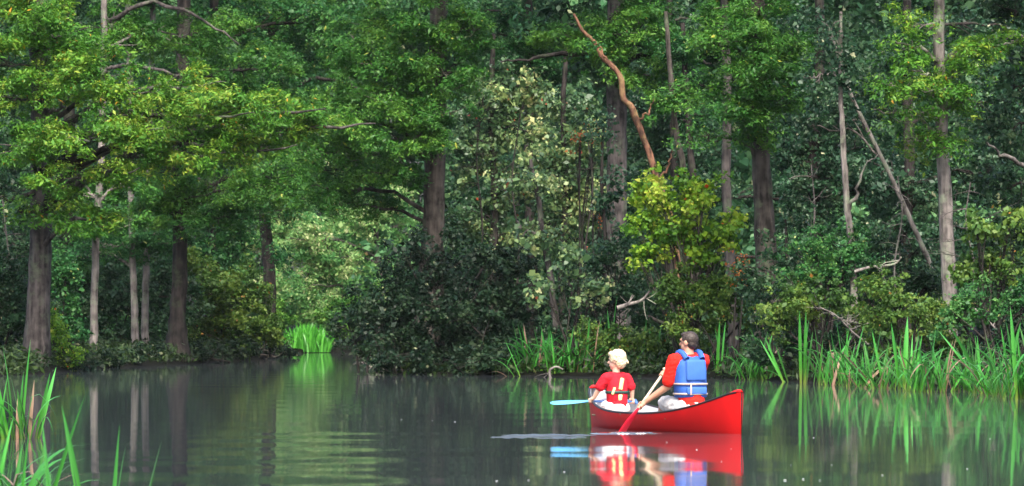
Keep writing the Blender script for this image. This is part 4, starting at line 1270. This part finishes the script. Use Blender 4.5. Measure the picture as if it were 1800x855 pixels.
def blob(name, parts, voxel, parent, mat, smooth=4, fold=0.0, fs_=9.0):
    v, fs = merge(parts)
    me = np_mesh(name + '_src', v, fs)
    o = bpy.data.objects.new(name + '_src', me)
    COL.objects.link(o)
    md = o.modifiers.new('r', 'REMESH'); md.mode = 'VOXEL'; md.voxel_size = voxel; md.use_smooth_shade = True
    if smooth:
        sm = o.modifiers.new('s', 'SMOOTH'); sm.iterations = smooth; sm.factor = .5
    dg = bpy.context.evaluated_depsgraph_get()
    out = bpy.data.meshes.new_from_object(o.evaluated_get(dg))
    out.name = name
    bpy.data.objects.remove(o); bpy.data.meshes.remove(me)
    for p_ in out.polygons: p_.use_smooth = True
    if fold:   # cloth folds / hair locks as real relief
        nrm = [v_.normal.copy() for v_ in out.vertices]
        for v_, n_ in zip(out.vertices, nrm):
            q_ = Vector((v_.co.x * fs_, v_.co.y * fs_, v_.co.z * fs_ * 1.6))
            w_ = noise.noise(q_) + .5 * noise.noise(q_ * 2.3 + Vector((3, 1, 7)))
            v_.co += n_ * fold * (1 - 2.2 * abs(w_))
    return link(name, out, parent, mat)

def hand(wrist, grip, shaft, k=1.0, flip=1):
    """palm, four fingers and a thumb closed round a shaft"""
    wrist = np.array(wrist, float); grip = np.array(grip, float)
    s = np.array(shaft, float); s /= np.linalg.norm(s)
    w = wrist - grip; w -= s * (w @ s); w /= np.linalg.norm(w)
    t = np.cross(s, w) * flip
    P0 = grip + w * .034 * k
    out = [cap(wrist, P0 + (wrist - P0) * .25, .026 * k, .030 * k), cap(P0 + s * .026 * k, P0 - s * .026 * k, .021 * k, .02 * k)]
    ln = (235, 262, 252, 205)
    for i in range(4):
        b0 = grip + s * (1.5 - i) * .0205 * k
        pts = [b0 + (w * math.cos(RAD(a)) + t * math.sin(RAD(a))) * (.034 if a < 60 else .027) * k for a in np.linspace(15, ln[i], 4)]
        rr = (.0105, .0098, .0092, .0082)
        for q in range(3): out.append(cap(pts[q], pts[q + 1], rr[q] * k, rr[q + 1] * k, n=8))
    b0 = grip + s * .036 * k
    pts = [P0 + s * .02 * k] + [b0 + (w * math.cos(RAD(a)) - t * math.sin(RAD(a))) * .03 * k for a in (50, 115, 160)]
    for q in range(3): out.append(cap(pts[q], pts[q + 1], (.013, .0115, .010)[q] * k, (.0115, .010, .009)[q] * k, n=8))
    return out

def turn(c, yaw):
    cs, sn = math.cos(yaw), math.sin(yaw)
    return lambda x, y, z: (c[0] + x * cs - y * sn, c[1] + x * sn + y * cs, c[2] + z)

def head_parts(c, yaw, k=1.0):
    """skull, jaw, nose, brow, ears; +y is the way the face looks before turning"""
    q = turn(c, yaw)
    return [ell(q(0, -.012 * k, .02 * k), (.075 * k, .093 * k, .088 * k), yaw), ell(q(0, .022 * k, -.045 * k), (.058 * k, .062 * k, .066 * k), yaw),
            ell(q(0, .05 * k, -.092 * k), (.03 * k, .026 * k, .02 * k), yaw),
            cap(q(0, .082 * k, .012 * k), q(0, .100 * k, -.026 * k), .009 * k, .015 * k), cap(q(-.03 * k, .078 * k, .028 * k), q(.03 * k, .078 * k, .028 * k), .012 * k, .012 * k),
            cap(q(-.02 * k, .079 * k, -.062 * k), q(.02 * k, .079 * k, -.062 * k), .009 * k, .009 * k),
            ell(q(-.077 * k, -.008 * k, -.008 * k), (.012 * k, .022 * k, .032 * k), yaw), ell(q(.077 * k, -.008 * k, -.008 * k), (.012 * k, .022 * k, .032 * k), yaw)]

def eyes(c, yaw, k, parent, em):
    q = turn(c, yaw)
    for sx in (-1, 1):
        v, f = ell(q(sx * .031 * k, .079 * k, .008 * k), (.012 * k, .008 * k, .007 * k), yaw, 8)
        link('eye', np_mesh('eye', v, f), parent, em)

SKIN = plain('skin_tan', (.50, .26, .17), .5, .4, var=.08, scale=25)
SKIN2 = plain('skin_fair', (.66, .40, .29), .5, .4, var=.06, scale=25)
EYE_M = plain('eye_dark', (.03, .025, .02), .2)
HAIR1 = plain('hair_dark_brown', (.035, .024, .019), .55, .5, var=.5, scale=45, bump=.012)
HAIR2 = plain('hair_blond', (.68, .56, .36), .5, .5, var=.3, scale=40, bump=.012)
SHIRT1 = plain('shirt_orange_red', (.70, .022, .014), .8, .2, var=.12, scale=14, bump=.01)
SHIRT2 = plain('shirt_red', (.60, .015, .028), .8, .2, var=.15, scale=16, bump=.01)
VEST1 = plain('vest_blue', (.03, .11, .42), .65, .3, var=.12, scale=12, bump=.006)
VESTP = plain('vest_panel_blue', (.045, .14, .46), .65, .3, var=.1, scale=12, bump=.006)
STRAP = plain('strap_tan', (.42, .34, .30), .7)
SHORT = plain('shorts_white', (.70, .69, .70), .85, .2, var=.12, scale=14, bump=.012)
SHORT2 = plain('shorts_grey', (.50, .50, .50), .85, .2, var=.25, scale=14, bump=.012)
YEL = plain('vest_yellow', (.75, .70, .30), .7)
DKG = plain('strap_dark_green', (.02, .07, .055), .6)
SHOE = plain('shoe_dark', (.03, .03, .035), .7)
SHAFT1 = plain('shaft_wood', (.66, .55, .38), .45, .4, var=.12, scale=30)
BLADE1 = plain('blade_red', (.75, .02, .05), .4)
BLUE1 = plain('paddle_blue', (.11, .40, .70), .45, .3, var=.08, scale=10)
BLUE2 = plain('paddle_shaft_blue', (.06, .16, .42), .4)

def local(t, x=0.0, z=0.0):
    """a point of the canoe in world space"""
    y = (t - .5) * CLEN
    c, s = math.cos(CROT), math.sin(CROT)
    return (MID[0] + x * c - y * s, MID[1] + x * s + y * c, z)

def loft(name, rings, parent, mat, n=28, ex=2.6):
    """rings: (cx, cy, z, rx, ry) from bottom to top, closed at both ends"""
    v, f = [], []
    for cx, cy, z, rx, ry in rings:
        for j in range(n):
            a = 2 * math.pi * j / n
            ca, sa = math.cos(a), math.sin(a)
            v.append((cx + rx * math.copysign(abs(ca) ** (2 / ex), ca), cy + ry * math.copysign(abs(sa) ** (2 / ex), sa), z))
    m_ = len(rings)
    for i in range(m_ - 1):
        for j in range(n):
            f.append((i * n + j, i * n + (j + 1) % n, (i + 1) * n + (j + 1) % n, (i + 1) * n + j))
    v.append((rings[0][0], rings[0][1], rings[0][2])); v.append((rings[-1][0], rings[-1][1], rings[-1][2]))
    a, b = len(v) - 2, len(v) - 1
    f3 = [(a, (j + 1) % n, j) for j in range(n)] + [(b, (m_ - 1) * n + j, (m_ - 1) * n + (j + 1) % n) for j in range(n)]
    return link(name, np_mesh(name, np.array(v), [np.array(f), np.array(f3)]), parent, mat)

def belt(name, cx, cy, z, rx, ry, h, parent, mat, ex=2.6):
    v, f = [], []
    n = 32
    for dz, e in ((-h / 2, 0), (-h / 2, .006), (h / 2, .006), (h / 2, 0)):
        for j in range(n):
            a = 2 * math.pi * j / n
            ca, sa = math.cos(a), math.sin(a)
            v.append((cx + (rx + e) * math.copysign(abs(ca) ** (2 / ex), ca), cy + (ry + e) * math.copysign(abs(sa) ** (2 / ex), sa), z + dz))
    for i in range(3):
        for j in range(n): f.append((i * n + j, i * n + (j + 1) % n, (i + 1) * n + (j + 1) % n, (i + 1) * n + j))
    return link(name, np_mesh(name, np.array(v), np.array(f)), parent, mat)

def unturn(p, yaw):
    cs, sn = math.cos(-yaw), math.sin(-yaw)
    return (p[0] * cs - p[1] * sn, p[0] * sn + p[1] * cs, p[2])
# ---- the man in the stern
man = empty('person', local(T_MAN), 'man in blue life vest and red shirt paddling in the canoe stern', 'person', 'people in the canoe', (0, 0, CROT + RAD(10)))
LW = (-.375, .375, .325); LG = np.array((-.415, .42, .28)); RG = np.array((.0, .64, .625)); sh = RG - LG
RW = (.05, .585, .61)
hc = (0, .075, .985); HY = RAD(30)
body = [cap((0, 0, .27), (0, .03, .48), .135, .135, .8), cap((0, .03, .48), (0, .06, .70), .14, .155, .72), cap((-.12, .07, .79), (.12, .07, .79), .075, .075),
        cap((0, .07, .80), (0, .075, .92), .062, .056)] + head_parts(hc, HY, 1.02)
body += [cap((-.185, .07, .785), (-.215, .16, .50), .058, .044), cap((-.215, .16, .50), LW, .044, .029)] + hand(LW, LG, sh, 1.0, 1)
body += [cap((.185, .07, .785), (.27, .33, .60), .056, .044), cap((.27, .33, .60), RW, .042, .029)] + hand(RW, RG, sh, 1.0, -1)
for sx in (-1, 1):
    kn, an, to = (unturn(q_, RAD(10)) for q_ in ((sx * .17, .42, .31), (sx * .14, .64, .06), (sx * .14, .77, .05)))
    body += [cap((sx * .10, .02, .26), kn, .088, .062), cap(kn, an, .058, .04), cap(an, to, .034, .03)]
blob('body', body, .0075, man, SKIN)
eyes(hc, HY, 1.02, man, EYE_M)
q = turn(hc, HY)
blob('hair', [ell(q(0, -.022, .035), (.084, .094, .088), HY), ell(q(0, -.048, -.012), (.070, .056, .066), HY), ell(q(0, .03, .085), (.062, .05, .03), HY)], .006, man, HAIR1, 2, .003, 40)
blob('shirt', [cap((0, -.005, .25), (0, .03, .48), .152, .15, .85), cap((0, .03, .48), (0, .06, .70), .155, .168, .74), cap((-.13, .068, .785), (.13, .068, .785), .085, .085),
               cap((-.185, .07, .785), (-.212, .14, .56), .078, .074), cap((.185, .07, .785), (.24, .25, .66), .078, .07)], .009, man, SHIRT1, 5, .006, 9)
blob('shorts', [cap((0, .0, .245), (0, .01, .27), .155, .15, .9)] + [cap((sx * .10, .02, .26), unturn((sx * .165, .38, .308), RAD(10)), .104, .086) for sx in (-1, 1)], .009, man, SHORT2, 5, .007, 8)
for sx in (-1, 1):
    blob('shoe', [cap(unturn((sx * .14, .62, .05), RAD(10)), unturn((sx * .14, .79, .04), RAD(10)), .045, .038)], .008, man, SHOE, 3)
vest = loft('life_vest', [(0, .03, .375, .165, .125), (0, .03, .385, .18, .14), (0, .035, .50, .182, .142), (0, .045, .52, .186, .146), (0, .055, .70, .188, .15), (0, .062, .78, .172, .135), (0, .066, .815, .145, .11), (0, .068, .835, .10, .075)], man, VEST1)
bp_ = rbox('back_panel', (.25, .05, .235), (0, -.088, .675), VESTP, vest, .024, (RAD(-3), 0, 0), 3)
bp2 = rbox('lower_panel', (.25, .04, .085), (0, -.105, .45), VESTP, vest, .018, (RAD(-2), 0, 0), 3)
belt('strap', 0, .038, .525, .187, .158, .022, vest, STRAP)
belt('strap', 0, .034, .415, .184, .152, .022, vest, STRAP)
rbox('strap', (.022, .012, .135), (-.085, -.125, .47), STRAP, vest, .003)
for sx in (-1, 1):
    v, f = tube(smooth_path([(sx * .10, -.06, .80), (sx * .115, .02, .868), (sx * .115, .10, .866), (sx * .10, .17, .79)], 14), .033, 10)
    link('shoulder_strap', np_mesh('shoulder_strap', v, f), vest, VEST1)

def paddle(name, label, top, low, blade_to, mat_s, mat_b, wide, rs=.0145, face=None, grip_m=None):
    top = np.array(top, float); low = np.array(low, float); tip = np.array(blade_to, float)
    root = empty(name, tuple(top), label, 'paddle')
    v, f, f3 = capped(np.linspace(top, low, 6) - top, np.full(6, rs), 10)
    link('shaft', np_mesh('shaft', v, [f, f3]), root, mat_s)
    ax = tip - low; L = np.linalg.norm(ax); ax /= L
    side = np.cross(ax, np.array(face if face is not None else (0, 0, 1.0))); side /= np.linalg.norm(side)
    nn = np.cross(side, ax)
    N, M_ = 16, 6
    v, f = [], []
    for sg in (1, -1):
        for i in range(N + 1):
            t = i / N
            w = wide * .5 * min(1, .18 + 1.35 * t ** .8) * (1 if t < .82 else math.sqrt(max(0.02, 1 - ((t - .82) / .185) ** 2)))
            for j in range(-M_, M_ + 1):
                s_ = j / M_
                th = (.011 * (1 - t * .7)) * (1 - s_ * s_) ** .5 + .0022 * (1 - abs(s_) ** 8)
                v.append(low + ax * L * t - top + side * w * s_ + nn * sg * th)
    W_ = 2 * M_ + 1
    for k in range(2):
        o_ = k * (N + 1) * W_
        for i in range(N):
            for j in range(W_ - 1):
                a = o_ + i * W_ + j
                f.append((a, a + 1, a + W_ + 1, a + W_) if k == 0 else (a, a + W_, a + W_ + 1, a + 1))
    link('blade', np_mesh('blade', np.array(v), np.array(f)), root, mat_b)
    v, f = cap(-side * .04, side * .04, .018, .018)
    link('grip', np_mesh('grip', v, f), root, grip_m or mat_s)
    return root
def w2(person, p):
    c, s = math.cos(person.rotation_euler[2]), math.sin(person.rotation_euler[2])
    l = person.location
    return (l[0] + p[0] * c - p[1] * s, l[1] + p[0] * s + p[1] * c, l[2] + p[2])
u = sh / np.linalg.norm(sh)
paddle('paddle', 'pale wooden paddle with red blade dipped in the water by the man', w2(man, RG + u * .05), w2(man, LG - u * .05), w2(man, LG - u * .64), SHAFT1, BLADE1, .17, face=w2(man, (0, 0, 0)) and (HEAD[1] * .95, -HEAD[0] * .95 + .25, .5))

# ---- the boy in the bow
boy = empty('person', local(T_BOY), 'blond boy in red sitting in the canoe bow with a blue paddle', 'person', 'people in the canoe', (0, 0, CROT + RAD(12)))
LG2 = np.array((-.235, .21, .30)); RG2 = np.array((.205, .03, .295)); sh2 = RG2 - LG2
LW2 = (-.215, .165, .345); RW2 = (.205, .02, .35)
hb_ = (0, .035, .765); HB = RAD(40)
K = .92
body = [cap((0, 0, .225), (0, .01, .38), .105, .10, .85), cap((0, .01, .38), (0, .03, .52), .10, .108, .78), cap((-.085, .035, .575), (.085, .035, .575), .052, .052),
        cap((0, .035, .58), (0, .035, .68), .045, .042)] + head_parts(hb_, HB, K)
body += [cap((-.135, .035, .575), (-.195, .10, .44), .042, .034), cap((-.195, .10, .44), LW2, .033, .024)] + hand(LW2, LG2, sh2, .75, 1)
body += [cap((.135, .035, .575), (.19, -.0, .44), .042, .034), cap((.19, -.0, .44), RW2, .033, .024)] + hand(RW2, RG2, sh2, .75, -1)
for sx in (-1, 1):
    kn, an, to = (unturn(q_, RAD(12)) for q_ in ((sx * .095, .27, .26), (sx * .06, .41, .07), (sx * .05, .49, .06)))
    body += [cap((sx * .075, .0, .215), kn, .066, .05), cap(kn, an, .044, .032), cap(an, to, .028, .024)]
blob('body', body, .0068, boy, SKIN2)
eyes(hb_, HB, K, boy, EYE_M)
q = turn(hb_, HB)
rh = np.random.default_rng(3)
tufts = []
for k in range(46):
    a, e = rh.uniform(0, 6.28), rh.uniform(-.35, 1.4)
    dr = np.array([math.cos(a) * math.cos(e), math.sin(a) * math.cos(e), math.sin(e)])
    if dr[1] > .35 and dr[2] < .6: continue
    c0 = np.array(q(*(dr * np.array([.078, .092, .088]) + np.array([0, -.02, .03]))))
    tufts.append(cap(c0, c0 + np.array([rh.normal(0, .012), rh.normal(0, .012), -.028]), .017, .012, n=8))
blob('hair', [ell(q(0, -.022, .035), (.088, .098, .092), HB), ell(q(0, -.055, -.02), (.08, .06, .07), HB), ell(q(0, .04, .075), (.066, .05, .034), HB)] + tufts, .006, boy, HAIR2, 1, .006, 32)
blob('shirt', [cap((0, -.0, .215), (0, .01, .38), .118, .114, .9), cap((0, .01, .38), (0, .03, .52), .114, .12, .8), cap((-.09, .035, .572), (.09, .035, .572), .062, .062),
               cap((-.135, .035, .57), (-.182, .085, .47), .058, .056), cap((.135, .035, .57), (.178, .008, .47), .058, .056)], .008, boy, SHIRT2, 4, .005, 11)
blob('shorts', [cap((0, .0, .215), (0, .01, .23), .12, .115, .95)] + [cap((sx * .075, .01, .225), unturn((sx * .09, .25, .262), RAD(12)), .083, .072) for sx in (-1, 1)], .008, boy, SHORT, 4, .006, 10)
vest2 = loft('life_vest', [(0, .015, .275, .105, .09), (0, .015, .285, .116, .104), (0, .02, .40, .118, .107), (0, .03, .50, .124, .11), (0, .034, .56, .11, .095), (0, .036, .60, .085, .066)], boy, SHIRT2)
rbox('back_panel', (.045, .03, .14), (-.005, -.084, .50), YEL, vest2, .01, (RAD(-4), RAD(14), 0))
rbox('back_panel', (.05, .03, .07), (-.02, -.085, .345), YEL, vest2, .01)
rbox('side_panel', (.03, .03, .09), (-.10, -.07, .42), YEL, vest2, .01, (0, RAD(20), RAD(-35)))
belt('strap', 0, .02, .405, .12, .114, .03, vest2, DKG)
u2 = sh2 / np.linalg.norm(sh2)
paddle('paddle', 'light blue paddle laid across the bow by the boy', w2(boy, RG2 + u2 * .05), w2(boy, LG2 - u2 * .03), w2(boy, LG2 - u2 * .47 + np.array([0, 0, -.025])), BLUE2, BLUE1, .125, face=(0, -.35, 1))

# ------------------------------------------------------------------ the damp air
hz = bpy.data.materials.new('haze'); hz.use_nodes = True
hn = hz.node_tree
for n_ in list(hn.nodes):
    if n_.type != 'OUTPUT_MATERIAL': hn.nodes.remove(n_)
pv = hn.nodes.new('ShaderNodeVolumePrincipled')
pv.inputs['Color'].default_value = (.80, .90, .94, 1)
pv.inputs['Density'].default_value = .00004
pv.inputs['Anisotropy'].default_value = 0.0
hn.links.new(pv.outputs[0], hn.nodes['Material Output'].inputs['Volume'])
bm = bmesh.new(); bmesh.ops.create_cube(bm, size=1)
for v_ in bm.verts: v_.co = Vector((v_.co.x * 3100, v_.co.y * 3100, -2.2 if v_.co.z < 0 else 24))
me = bpy.data.meshes.new('haze'); bm.to_mesh(me); bm.free()
haze = link('haze', me, mat=hz)
tag(haze, 'thin damp morning air over the river', 'haze', kind='stuff')
